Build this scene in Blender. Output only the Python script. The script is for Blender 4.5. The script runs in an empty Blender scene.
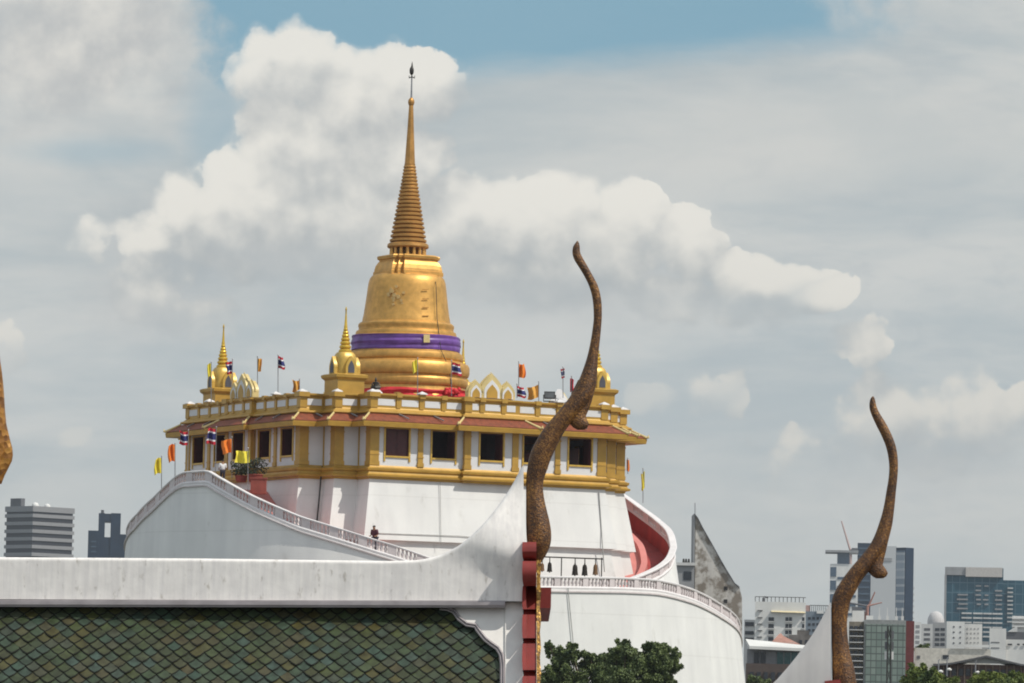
import bpy, bmesh, math, random
from mathutils import Vector, Matrix
random.seed(7)
R = math.radians
PI = math.pi
sc = bpy.context.scene
COL = sc.collection
ZC = 16.0
F = 4900.0
HZ = 724.0
pitch = math.atan((HZ-341.5)/F)
roll = R(1.2)
fwd = Vector((0, math.cos(pitch), math.sin(pitch)))
U0 = Vector((0, -math.sin(pitch), math.cos(pitch)))
X0 = Vector((1, 0, 0))
cr = X0*math.cos(roll)+U0*math.sin(roll)
cu = U0*math.cos(roll)-X0*math.sin(roll)
CAM = Vector((0, 0, ZC))

def ray(px, py):
    return fwd + cr*((px-512)/F) - cu*((py-341.5)/F)
def at(px, py, D):
    d = ray(px, py); return CAM + d*(D/d.y)
def hit(px, py, p0, n):
    d = ray(px, py); return CAM + d*((p0-CAM).dot(n)/d.dot(n))
def zat(px, py, D): return at(px, py, D).z

# ------------------------------------------------------------------ materials
MATS = {}
def mat(name, c, rough=.6, metal=0., var=.12, scale=3., c2=None, spots=0., joints=0., bump=0., bscale=None, streak=0., spec=.5, detail=5., stretch=(1,1,1), ramp=(.35,.65)):
    if name in MATS: return MATS[name]
    m = bpy.data.materials.new(name); m.use_nodes = True
    nt = m.node_tree; N = nt.nodes; L = nt.links
    b = N['Principled BSDF']
    b.inputs['Roughness'].default_value = rough
    b.inputs['Metallic'].default_value = metal
    b.inputs['Specular IOR Level'].default_value = spec
    tc = N.new('ShaderNodeTexCoord')
    mp = N.new('ShaderNodeMapping'); mp.inputs['Scale'].default_value = stretch
    L.new(tc.outputs['Object'], mp.inputs['Vector'])
    n = N.new('ShaderNodeTexNoise'); n.inputs['Scale'].default_value = scale; n.inputs['Detail'].default_value = detail
    n.inputs['Roughness'].default_value = .6
    L.new(mp.outputs['Vector'], n.inputs['Vector'])
    r = N.new('ShaderNodeValToRGB')
    if c2 is None: c2 = tuple(x*(1-var*2) for x in c)
    r.color_ramp.elements[0].position = ramp[0]; r.color_ramp.elements[0].color = (*c2, 1)
    r.color_ramp.elements[1].position = ramp[1]; r.color_ramp.elements[1].color = (*c, 1)
    L.new(n.outputs['Fac'], r.inputs['Fac'])
    out = r.outputs['Color']
    if streak > 0:
        mp2 = N.new('ShaderNodeMapping'); mp2.inputs['Scale'].default_value = (1, 1, .06)
        L.new(tc.outputs['Object'], mp2.inputs['Vector'])
        n2 = N.new('ShaderNodeTexNoise'); n2.inputs['Scale'].default_value = (bscale or scale)*2; n2.inputs['Detail'].default_value = 6
        L.new(mp2.outputs['Vector'], n2.inputs['Vector'])
        r2 = N.new('ShaderNodeValToRGB')
        r2.color_ramp.elements[0].position = .3; r2.color_ramp.elements[0].color = (1-streak, 1-streak, 1-streak*.9, 1)
        r2.color_ramp.elements[1].position = .62; r2.color_ramp.elements[1].color = (1, 1, 1, 1)
        L.new(n2.outputs['Fac'], r2.inputs['Fac'])
        mx = N.new('ShaderNodeMix'); mx.data_type = 'RGBA'; mx.blend_type = 'MULTIPLY'; mx.inputs[0].default_value = 1
        L.new(out, mx.inputs[6]); L.new(r2.outputs['Color'], mx.inputs[7])
        out = mx.outputs[2]
    def mult(fac_node_out, dark, lo, hi, prev):
        rr_ = N.new('ShaderNodeValToRGB'); rr_.color_ramp.elements[0].position = lo; rr_.color_ramp.elements[0].color = (1, 1, 1, 1)
        rr_.color_ramp.elements[1].position = hi; rr_.color_ramp.elements[1].color = (1-dark, 1-dark*1.05, 1-dark*1.15, 1); L.new(fac_node_out, rr_.inputs['Fac'])
        m_ = N.new('ShaderNodeMix'); m_.data_type = 'RGBA'; m_.blend_type = 'MULTIPLY'; m_.inputs[0].default_value = 1; L.new(prev, m_.inputs[6]); L.new(rr_.outputs['Color'], m_.inputs[7]); return m_.outputs[2]
    if spots > 0:
        ns = N.new('ShaderNodeTexNoise'); ns.inputs['Scale'].default_value = (bscale or scale)*1.3; ns.inputs['Detail'].default_value = 9; ns.inputs['Roughness'].default_value = .7
        mps = N.new('ShaderNodeMapping'); mps.inputs['Scale'].default_value = (1, 1, .45); mps.inputs['Location'].default_value = (3.1, 7.7, 1.3); L.new(tc.outputs['Object'], mps.inputs['Vector']); L.new(mps.outputs[0], ns.inputs['Vector'])
        out = mult(ns.outputs['Fac'], spots, .585, .68, out)
    if joints > 0:
        wv_ = N.new('ShaderNodeTexWave'); wv_.bands_direction = 'Z'; wv_.wave_profile = 'SAW'; wv_.inputs['Scale'].default_value = joints; wv_.inputs['Distortion'].default_value = .35; wv_.inputs['Detail'].default_value = 2; wv_.inputs['Detail Scale'].default_value = .4
        L.new(tc.outputs['Object'], wv_.inputs['Vector']); out = mult(wv_.outputs['Fac'], .07, .955, .985, out)
    L.new(out, b.inputs['Base Color'])
    if bump > 0:
        n3 = N.new('ShaderNodeTexNoise'); n3.inputs['Scale'].default_value = bscale or scale*6; n3.inputs['Detail'].default_value = 6
        L.new(tc.outputs['Object'], n3.inputs['Vector'])
        bp = N.new('ShaderNodeBump'); bp.inputs['Strength'].default_value = bump; bp.inputs['Distance'].default_value = .05
        L.new(n3.outputs['Fac'], bp.inputs['Height']); L.new(bp.outputs['Normal'], b.inputs['Normal'])
    MATS[name] = m
    return m

def grid_mat(name, c_line, c_cell, nx, nz, lw=.12, rough=.3, c_cell2=None, spec=.5, ang=0.):
    """mullion grid on a facade: nx, nz = cell sizes in metres, measured in the object's own frame"""
    m = bpy.data.materials.new(name); m.use_nodes = True
    nt = m.node_tree; N = nt.nodes; L = nt.links
    b = N['Principled BSDF']; b.inputs['Roughness'].default_value = rough; b.inputs['Specular IOR Level'].default_value = spec
    tc = N.new('ShaderNodeTexCoord'); mr = N.new('ShaderNodeVectorRotate'); mr.rotation_type = 'Z_AXIS'; mr.inputs['Angle'].default_value = ang
    L.new(tc.outputs['Object'], mr.inputs['Vector'])
    sp = N.new('ShaderNodeSeparateXYZ'); L.new(mr.outputs['Vector'], sp.inputs[0])
    ad = N.new('ShaderNodeMath'); ad.operation = 'ADD'; L.new(sp.outputs[0], ad.inputs[0]); L.new(sp.outputs[1], ad.inputs[1])
    def line(src, size, w):
        d = N.new('ShaderNodeMath'); d.operation = 'DIVIDE'; d.inputs[1].default_value = size; L.new(src, d.inputs[0])
        f = N.new('ShaderNodeMath'); f.operation = 'FRACT'; L.new(d.outputs[0], f.inputs[0])
        g = N.new('ShaderNodeMath'); g.operation = 'LESS_THAN'; g.inputs[1].default_value = w; L.new(f.outputs[0], g.inputs[0])
        fl = N.new('ShaderNodeMath'); fl.operation = 'FLOOR'; L.new(d.outputs[0], fl.inputs[0])
        return g.outputs[0], fl.outputs[0]
    gx, fx = line(ad.outputs[0], nx, lw); gz, fz = line(sp.outputs[2], nz, lw)
    mxm = N.new('ShaderNodeMath'); mxm.operation = 'MAXIMUM'; L.new(gx, mxm.inputs[0]); L.new(gz, mxm.inputs[1])
    cb = N.new('ShaderNodeCombineXYZ'); L.new(fx, cb.inputs[0]); L.new(fz, cb.inputs[1])
    wn = N.new('ShaderNodeTexWhiteNoise'); wn.noise_dimensions = '2D'; L.new(cb.outputs[0], wn.inputs['Vector'])
    mc = N.new('ShaderNodeMix'); mc.data_type = 'RGBA'; L.new(wn.outputs['Value'], mc.inputs[0])
    mc.inputs[6].default_value = (*c_cell, 1); mc.inputs[7].default_value = (*(c_cell2 or c_cell), 1)
    mx = N.new('ShaderNodeMix'); mx.data_type = 'RGBA'; L.new(mxm.outputs[0], mx.inputs[0])
    L.new(mc.outputs[2], mx.inputs[6]); mx.inputs[7].default_value = (*c_line, 1)
    L.new(mx.outputs[2], b.inputs['Base Color'])
    return m

# ------------------------------------------------------------------ mesh builder
class MB:
    def __init__(s): s.v = []; s.f = []; s.mi = []
    def add(s, vs, fs, mi=0):
        o = len(s.v); s.v += [tuple(p) for p in vs]
        s.f += [tuple(i+o for i in f) for f in fs]; s.mi += [mi]*len(fs)
    def box(s, x0, x1, y0, y1, z0, z1, M=None, mi=0):
        vs = [Vector((x, y, z)) for z in (z0, z1) for x, y in ((x0, y0), (x1, y0), (x1, y1), (x0, y1))]
        if M: vs = [M(p) if callable(M) else M @ p for p in vs]
        s.add(vs, [(0, 3, 2, 1), (4, 5, 6, 7), (0, 1, 5, 4), (1, 2, 6, 5), (2, 3, 7, 6), (3, 0, 4, 7)], mi)
    def rings(s, rings, closed=True, cap=True, mi=0):
        n = len(rings[0]); vs = [p for r in rings for p in r]; fs = []
        for i in range(len(rings)-1):
            for j in range(n if closed else n-1):
                k = (j+1) % n
                fs.append((i*n+j, i*n+k, (i+1)*n+k, (i+1)*n+j))
        if cap and closed:
            fs.append(tuple(range(n-1, -1, -1))); fs.append(tuple((len(rings)-1)*n+j for j in range(n)))
        s.add(vs, fs, mi)
    def revolve(s, prof, c=(0, 0), n=48, a0=0., mi=0, cap=True, zoff=0.):
        rr = [[(c[0]+r*math.cos(a0+2*PI*j/n), c[1]+r*math.sin(a0+2*PI*j/n), z+zoff) for j in range(n)] for r, z in prof]
        s.rings(rr, True, cap, mi)
    def tube(s, pts, rad, n=8, mi=0):
        pts = [Vector(p) for p in pts]; rr = []
        if not hasattr(rad, '__len__'): rad = [rad]*len(pts)
        for i, p in enumerate(pts):
            t = (pts[min(i+1, len(pts)-1)]-pts[max(i-1, 0)]).normalized()
            a = t.cross(Vector((0, 1, 0)) if abs(t.y) < .9 else Vector((1, 0, 0))).normalized(); b = t.cross(a)
            rr.append([p+(a*math.cos(2*PI*k/n)+b*math.sin(2*PI*k/n))*rad[i] for k in range(n)])
        s.rings(rr, True, True, mi)
    def prism(s, pts, off, mi=0):
        n = len(pts); pts = [Vector(p) for p in pts]; off = Vector(off)
        vs = pts+[p+off for p in pts]
        fs = [tuple(range(n)), tuple(range(2*n-1, n-1, -1))]+[(j, j+n, (j+1) % n+n, (j+1) % n) for j in range(n)]
        s.add(vs, fs, mi)
    def sphere(s, c, r, n=12, mi=0, sz=1.):
        s.revolve([(max(1e-3, r*math.sin(PI*i/n)), c[2]-sz*r*math.cos(PI*i/n)) for i in range(n+1)], (c[0], c[1]), n*2, mi=mi)
    def build(s, name, m, parent=None, smooth=False, fix=True, merge=False):
        me = bpy.data.meshes.new(name); me.from_pydata(s.v, [], s.f)
        for q in (m if isinstance(m, (list, tuple)) else [m]): me.materials.append(q)
        me.polygons.foreach_set('material_index', s.mi)
        if fix or merge:
            bm = bmesh.new(); bm.from_mesh(me)
            if merge: bmesh.ops.remove_doubles(bm, verts=bm.verts, dist=1e-4)
            bmesh.ops.recalc_face_normals(bm, faces=bm.faces); bm.to_mesh(me); bm.free()
        if smooth:
            me.polygons.foreach_set('use_smooth', [True]*len(me.polygons))
            try: me.set_sharp_from_angle(angle=R(smooth if smooth is not True else 40))
            except Exception: pass
        o = bpy.data.objects.new(name, me); COL.objects.link(o)
        if parent is not None:
            o.parent = parent
            q = parent; off = Vector((0, 0, 0))
            while q is not None: off += q.location; q = q.parent
            o.location = -off
        return o

def thing(name, label, cat, loc=(0, 0, 0), group=None):
    o = bpy.data.objects.new(name, None); COL.objects.link(o); o.location = loc; o.empty_display_size = .5
    o['label'] = label; o['category'] = cat
    if group: o['group'] = group
    return o
def tag(o, label=None, cat=None, group=None, kind=None):
    if label: o['label'] = label
    if cat: o['category'] = cat
    if group: o['group'] = group
    if kind: o['kind'] = kind
    return o

# ------------------------------------------------------------------ palette
WHITE = mat('whitewashed_plaster', (.76, .755, .725), .8, var=.035, scale=.35, streak=.09, spots=.14, joints=.12, bscale=.5, bump=.15)
WHITE2 = mat('painted_white_plaster', (.72, .70, .68), .75, var=.08, scale=1.5, streak=.12, bscale=1.2)
PANEL = mat('white_wall_panel', (.70, .70, .70), .7, var=.04, scale=1.)
OCHRE = mat('gold_ochre_paint', (.52, .305, .052), .42, .15, var=.1, scale=1.2, spec=.5)
OCHRE2 = mat('gold_ochre_trim', (.66, .42, .08), .38, .2, var=.12, scale=2.)
CREAM = mat('cream_gold_trim', (.70, .55, .24), .45, .05, var=.1, scale=2.)
REDTILE = mat('red_eave_tiles', (.26, .062, .022), .6, var=.22, scale=4., bump=.3)
GOLD = mat('gilded_mosaic', (.72, .40, .105), .48, .60, var=.12, scale=1.8, detail=8., ramp=(.38, .62), bump=.12, bscale=14.)
GOLD2 = mat('gilded_spire', (.56, .29, .08), .46, .6, var=.15, scale=1.5, bump=.15, bscale=10.)
GOLD3 = mat('bright_turret_gold', (.78, .50, .07), .32, .65, var=.08, scale=2.)
PATCH = mat('pale_gold_patch', (.80, .53, .21), .4, .5, var=.1, scale=3.)
DARK = mat('dark_opening', (.02, .018, .018), .7)
MAROON = mat('maroon_shutter_wood', (.085, .018, .02), .5, var=.15, scale=4.)
FLOORM = mat('terrace_floor', (.24, .16, .13), .8)
REDP = mat('red_stairwell_paint', (.40, .055, .045), .6, var=.15, scale=.8, streak=.15, bscale=1.)
PINK = mat('pink_stair_floor', (.62, .22, .19), .7, var=.08, scale=.9)
PINK2 = mat('pink_kerb', (.66, .24, .21), .7, var=.06, scale=.9)
IRON = mat('dark_iron', (.06, .055, .05), .5, .6)
STEEL = mat('grey_steel', (.35, .35, .36), .4, .7)
PURPLE = mat('purple_satin', (.17, .065, .33), .45, var=.2, scale=1.2)
REDC = mat('red_cloth', (.65, .02, .03), .7, var=.15, scale=3.)
CLOTH_R = mat('flag_red', (.55, .02, .04), .8); CLOTH_W = mat('flag_white', (.78, .78, .78), .8, var=.04)
CLOTH_B = mat('flag_navy', (.025, .03, .16), .8); CLOTH_Y = mat('flag_yellow', (.85, .72, .06), .8, var=.08)
CLOTH_O = mat('flag_orange', (.85, .22, .02), .8, var=.08); CLOTH_P = mat('flag_amber', (.82, .42, .08), .8)
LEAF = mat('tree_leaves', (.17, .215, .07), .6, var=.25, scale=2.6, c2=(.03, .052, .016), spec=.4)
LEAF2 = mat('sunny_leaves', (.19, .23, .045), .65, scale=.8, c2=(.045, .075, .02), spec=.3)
BARK = mat('bark', (.10, .075, .05), .9, var=.2, scale=6.)
BRONZE = mat('dark_bronze', (.035, .028, .022), .45, .6)
BROWNB = mat('brown_bronze', (.20, .11, .05), .5, .5)
TERRA = mat('terracotta_planter', (.30, .07, .05), .8)
# ================================================================== TEMPLE MOUND GEOMETRY
CX = at(403.6, 440, 350).x; CY = 350.0
AL = R(28.6); EC, ES = math.cos(AL), math.sin(AL)
def W(u, v, z=0): return Vector((CX+.06+u*EC-v*ES, CY+u*ES+v*EC, ZC+z))
def WM(p): return W(p[0], p[1], p[2])
A = 12.82; S = 1.80; BW = 2.05; BP = .30

def quad_poly(bump):
    base = [(-A+2*S, -A)]
    if bump: base += [(-BW, -A), (-BW, -A-BP), (BW, -A-BP), (BW, -A)]
    base += [(A-2*S, -A), (A-2*S, -A+S), (A-S, -A+S), (A-S, -A+2*S), (A, -A+2*S)]
    out = []
    p = base[:-1]
    for k in range(4):
        for (u, v) in p:
            for _ in range(k): u, v = -v, u
            out.append((u, v))
    return out
POLY = quad_poly(True); POLY0 = quad_poly(False)
def offset(poly, d):
    n = len(poly); out = []
    for i, p in enumerate(poly):
        a = poly[i-1]; b = poly[(i+1) % n]
        e1 = (p[0]-a[0], p[1]-a[1]); e2 = (b[0]-p[0], b[1]-p[1])
        l1 = math.hypot(*e1); l2 = math.hypot(*e2)
        n1 = (e1[1]/l1, -e1[0]/l1); n2 = (e2[1]/l2, -e2[0]/l2)
        out.append((p[0]+d*(n1[0]+n2[0]), p[1]+d*(n1[1]+n2[1])))
    return out
# fix: make polygon closed and rectilinear (last vertex of each quadrant meets next quadrant's first)
def clean(poly):
    out = []
    for p in poly:
        if not out or math.hypot(p[0]-out[-1][0], p[1]-out[-1][1]) > 1e-4: out.append(p)
    if math.hypot(out[0][0]-out[-1][0], out[0][1]-out[-1][1]) < 1e-4: out.pop()
    return out
POLY = clean(POLY); POLY0 = clean(POLY0)
def sweep(poly, prof, closed=False):
    mb = MB(); rr = []
    for d, z in prof: rr.append([W(u, v, z) for u, v in offset(poly, d)])
    if closed: rr.append(rr[0])
    mb.rings(rr, True, False); return mb

pav = thing('temple_pavilion', 'square gold and white terrace building with red tiled eaves on top of the white mound', 'pavilion', W(0, 0, 16.8))
# base block, battered white
sweep(POLY0, [(-.4, 16.62), (.02, 16.62), (.72, 12.35), (.60, 12.33), (.42, 12.28), (.40, 12.1), (1.0, 8.3)]).build('base_wall', WHITE, pav)
sweep(POLY, [(-.35, 16.50), (.10, 16.50), (.12, 16.62), (.36, 16.68), (.38, 16.80), (.24, 16.88), (.20, 17.02), (.30, 17.10), (.32, 17.24), (.10, 17.34), (.06, 17.45), (-.35, 17.45)], True).build('cornice', OCHRE, pav)
# hollow room: walls from boxes around real window openings
ZB, ZT = 17.45, 20.52
WINZ = (18.12, 20.02)
wall = MB()
seg_list = []
n = len(POLY)
for i in range(n):
    p, q = POLY[i], POLY[(i+1) % n]
    L_ = math.hypot(q[0]-p[0], q[1]-p[1]); t = ((q[0]-p[0])/L_, (q[1]-p[1])/L_); nn = (t[1], -t[0])
    prev = POLY[i-1]; nxt = POLY[(i+2) % n]
    cvx0 = (p[0]-prev[0])*t[1]-(p[1]-prev[1])*t[0] > 0
    t2 = (nxt[0]-q[0], nxt[1]-q[1]); cvx1 = t[0]*t2[1]-t[1]*t2[0] > 0
    seg_list.append((p, q, L_, t, nn, cvx0, cvx1))
def SF(seg):
    p, q, L_, t, nn, a_, b_ = seg
    return lambda P: W(p[0]+t[0]*P[0]+nn[0]*P[1], p[1]+t[1]*P[0]+nn[1]*P[1], P[2])
wins = []
for sg in seg_list:
    p, q, L_, t, nn, c0, c1 = sg
    M = SF(sg); cuts = []
    if L_ > 5:   # half main face
        # distances along the segment of window centres, measured in face coordinate (0 = middle)
        m0 = p[0]*t[0]+p[1]*t[1]
        for k in (-7.2, -3.6, 3.6, 7.2):
            d = k-m0
            if .9 < d < L_-.9: cuts.append(d)
    elif abs(L_-2*BW) < .01: cuts = [BW]
    x = .003
    for d in cuts:
        wall.box(x, d-.92, -.3, 0, ZB-.1, ZT, M); x = d+.92
        wall.box(d-.92, d+.92, -.3, 0, ZB-.1, WINZ[0], M); wall.box(d-.92, d+.92, -.3, 0, WINZ[1], ZT, M)
        wins.append((sg, d))
    wall.box(x, L_-.003, -.3, 0, ZB-.1, ZT, M)
wall.build('wall', PANEL, pav)
fl = MB(); fl.add([W(u, v, 17.5) for u, v in offset(POLY0, -.31)], [tuple(range(len(POLY0)))])
fl.build('floor', FLOORM, pav)
fl = MB(); fl.prism([W(u, v, 20.95) for u, v in offset(POLY0, -.05)], (0, 0, .15)); fl.build('roof_deck', FLOORM, pav)
# piers, pilasters
def pier(M, a, b, d, z0=ZB, z1=20.3):
    m = MB(); m.box(a, b, -.02, d, z0, z1, M)
    m.box(a-.04, b+.04, -.02, d+.05, z0, z0+.28, M); m.box(a-.03, b+.03, -.02, d+.045, z1-.62, z1-.52, M)
    m.box(a-.03, b+.03, -.02, d+.04, z0+.62, z0+.70, M)
    m.build('pilaster', OCHRE, pav)
for i, sg in enumerate(seg_list):
    p, q, L_, t, nn, c0, c1 = sg; M = SF(sg)
    if c0 and L_ > .5:   # convex start vertex: one corner pier
        w = .42 if abs(L_-2*BW) < .01 or L_ < .5 else .62
        mm = MB()
        bx = [(-.07, w, -w if w > .5 else -.2, .07, ZB, 20.3), (-.11, w+.04, -w-.04 if w > .5 else -.2, .11, ZB, ZB+.28), (-.1, w+.03, -w-.03 if w > .5 else -.2, .10, 19.68, 19.78), (-.1, w+.03, -w-.03 if w > .5 else -.2, .10, 18.17, 18.25)]
        for b_ in bx: mm.box(*b_, M)
        mm.build('corner_pier', OCHRE, pav)
    if not c0 and L_ > 1: 
        mm = MB(); mm.box(-.0, .13, -.01, .05, ZB, 20.3, M); mm.build('pilaster', OCHRE, pav)
    if L_ > 5:
        m0 = p[0]*t[0]+p[1]*t[1]
        for k in (-5.4, 5.4):
            if .5 < k-m0 < L_-.5: pier(M, k-m0-.2, k-m0+.2, .09)
    if abs(L_-2*BW) < .01:
        mm = MB(); mm.box(L_-.42, L_+.07, -.2, .07, ZB, 20.3, M); mm.box(L_-.46, L_+.11, -.2, .11, ZB, ZB+.28, M); mm.build('corner_pier', OCHRE, pav)
shut = 0
for sg, d in wins:
    M = SF(sg); fr = MB(); z0, z1 = WINZ
    for a, b in ((d-1.02, d-.90), (d+.90, d+1.02)): fr.box(a, b, -.31, .07, ZB+.3, z1+.06, M)
    fr.box(d-.90, d+.90, -.31, .09, z0-.10, z0+.02, M); fr.box(d-.90, d+.90, -.31, .06, z1-.02, z1+.06, M)
    fo = fr.build('window', OCHRE2, pav)
    jm = MB(); a_, b_, c_, e_ = d-.897, d+.897, z0+.02, z1-.023; q_ = .057
    jm.prism([M((x_, -.04, z_)) for x_, z_ in ((a_, c_), (a_+q_, c_), (a_+q_, e_-q_), (b_-q_, e_-q_), (b_-q_, c_), (b_, c_), (b_, e_), (a_, e_))], M((0, -.28, 0))-M((0, -.04, 0)))
    jm.build('frame', MAROON, fo)
    mu = (sg[0][0]*sg[3][0]+sg[0][1]*sg[3][1])+d
    if abs(mu+7.2) < .3 and sg[4][1] < -.5:
        s2 = MB()
        for a, b in ((d-.83, d-.01), (d+.01, d+.83)):
            s2.box(a, b, -.16, -.10, z0+.03, z1-.03, M)
            for zz in (z0+.12, z0+1.0): s2.box(a+.1, b-.1, -.10, -.08, zz, zz+.75, M)
        tag(s2.build('shutter', MAROON, fo), 'closed maroon wooden shutters')
    else:  # shutters folded back inside
        for a, b in ((d-.83, d-.79), (d+.79, d+.83)):
            s2 = MB(); s2.box(a, b, -.95, -.14, z0+.03, z1-.03, M); s2.build('shutter', MAROON, fo)
# eaves
sweep(POLY, [(-.3, 20.50), (.10, 20.50), (.12, 20.12), (1.12, 20.02), (1.15, 20.04), (1.20, 20.34), (1.12, 20.38), (.30, 20.86), (-.3, 20.88)], True).build('fascia', OCHRE, pav)
sweep(POLY, [(1.14, 20.40), (1.14, 20.44), (.32, 20.95), (.32, 20.90)], True).build('eave_roof', REDTILE, pav)
# hip ribs with finial hooks
off0 = offset(POLY, .36); off1 = offset(POLY, 1.16); off2 = offset(POLY, 1.26)
for i in range(n):
    if not seg_list[i][5]: continue
    a = W(*off0[i], 20.99); b = W(*off1[i], 20.46); c_ = W(*off2[i], 20.50)
    m = MB(); m.tube([a, a.lerp(b, .5), b, c_, c_+Vector((0, 0, .16))], [.07, .08, .11, .09, .02], 8)
    m.build('hip_ridge', CREAM, pav)
# parapet
sweep(POLY, [(-.1, 20.99), (.34, 20.99), (.40, 21.06), (.38, 21.16), (.22, 21.22), (.10, 21.34), (.06, 21.40), (.06, 22.12), (.16, 22.17), (.24, 22.26), (.24, 22.36), (-.1, 22.40)], True).build('parapet', OCHRE, pav)
def pyramid_cap(P, s=.30, h=.22):
    m = MB(); c = [P+Vector((sx*s*EC-sy*s*ES, sx*s*ES+sy*s*EC, 0)) for sx, sy in ((-1, -1), (1, -1), (1, 1), (-1, 1))]
    q = [P+(x-P)*.92+Vector((0, 0, .07)) for x in c]; tp = [P+(x-P)*.08+Vector((0, 0, h)) for x in c]
    m.rings([c, q, tp]); m.build('post_cap', WHITE2, pav)
for sg in seg_list:
    p, q, L_, t, nn, c0, c1 = sg; M = SF(sg)
    marks = [0, L_]
    if L_ > 5:
        m0 = p[0]*t[0]+p[1]*t[1]
        marks = sorted([0, L_]+[k-m0 for k in (-7.2, -5.4, -3.7, 3.7, 5.4, 7.2) if .8 < k-m0 < L_-.8])
    elif abs(L_-2*BW) < .01: marks = [0, 1.2, L_-1.2, L_]
    elif L_ < 1: marks = []
    for k in range(len(marks)-1):
        a, b = marks[k], marks[k+1]
        pn = MB(); pn.box(a+.26, b-.26, .05, .078, 21.56, 22.0, M)
        pn.build('parapet_panel', PANEL, pav)
    for k, a in enumerate(marks):
        e = k in (0, len(marks)-1)
        if e and not (c0 if k == 0 else c1): continue
        ps = MB()
        if e and k == 0:
            w = .42
            ps.box(-.13, w, -w, .13, 21.4, 22.15, M); ps.box(-.29, w+.1, -w-.1, .29, 22.13, 22.45, M); ps.build('parapet_post', OCHRE, pav)
            if L_ > 1.5 and abs(L_-2*BW) > .01: pyramid_cap(M((.1, -.1, 22.45)))
        elif not e:
            w = .16
            ps.box(a-w, a+w, -.05, .12, 21.4, 22.15, M); ps.box(a-w-.05, a+w+.05, -.05, .27, 22.14, 22.43, M); ps.build('parapet_post', OCHRE, pav)
            if abs(abs(m0+a)-5.4) < .1 if L_ > 5 else False: pyramid_cap(M((a, .1, 22.43)), .3, .22)
# three pointed arches over the middle of each face
def arch_outline(w, h, k=10):
    pts = [(-w, 0)]
    for i in range(k+1):
        t = i/k; x = -w*(1-t**1.7)*(1+.10*math.sin(PI*t)); pts.append((x, h*(.28+.72*t)))
    return pts+[(-x, z) for x, z in pts[:-1][::-1]]
def crown(M, name='arch_crest'):
    for cx_, w, h in ((-1.25, .58, 1.18), (0, .84, 1.72), (1.25, .58, 1.18)):
        o = arch_outline(w, h); m = MB()
        m.prism([M((cx_+x, -.12, 22.44+z)) for x, z in o], M((0, -.5, 0))-M((0, 0, 0)))
        for x, z in o[2:-2]:   # flame teeth along the edge
            p0 = M((cx_+x, -.30, 22.44+z)); m.add([p0+(M((-.07, 0, 0))-M((0, 0, 0))), p0+(M((.07, 0, 0))-M((0, 0, 0))), p0+Vector((0, 0, .16))+(M((x*.08, 0, 0))-M((0, 0, 0))), p0+(M((0, -.1, 0))-M((0, 0, 0)))], [(0, 1, 2), (1, 3, 2), (3, 0, 2)])
        c = m.build(name, CREAM, pav)
        inn = MB(); o2 = arch_outline(w*.72, h*.74); inn.prism([M((cx_+x, -.115, 22.46+z)) for x, z in o2], M((0, .03, 0))-M((0, 0, 0))); inn.build('arch_panel', PANEL, c)
        inn = MB(); o3 = arch_outline(w*.5, h*.54); inn.prism([M((cx_+x, -.083, 22.48+z)) for x, z in o3], M((0, .03, 0))-M((0, 0, 0))); inn.build('arch_inlay', OCHRE, c)
for sg in seg_list:
    if abs(sg[2]-2*BW) < .01:
        Mo = SF(sg); crown(lambda P, Mo=Mo: Mo((P[0]+BW, P[1], P[2])))
# rain spouts on the eaves
for sg in seg_list:
    p, q, L_, t, nn, c0, c1 = sg
    if L_ < 1.0: continue
    M = SF(sg); ms = []
    if L_ > 5:
        m0 = p[0]*t[0]+p[1]*t[1]; ms = [k-m0 for k in (-7.0, -4.3, 4.3, 7.0) if 1 < k-m0 < L_-1]
    elif abs(L_-S) < .01 and c0: ms = [1.25]
    for a in ms:
        m = MB(); m.tube([M((a-.3, .3, 21.02)), M((a+.1, 1.10, 20.66))], [.05, .05], 8); m.build('rain_spout', STEEL, pav)

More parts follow.
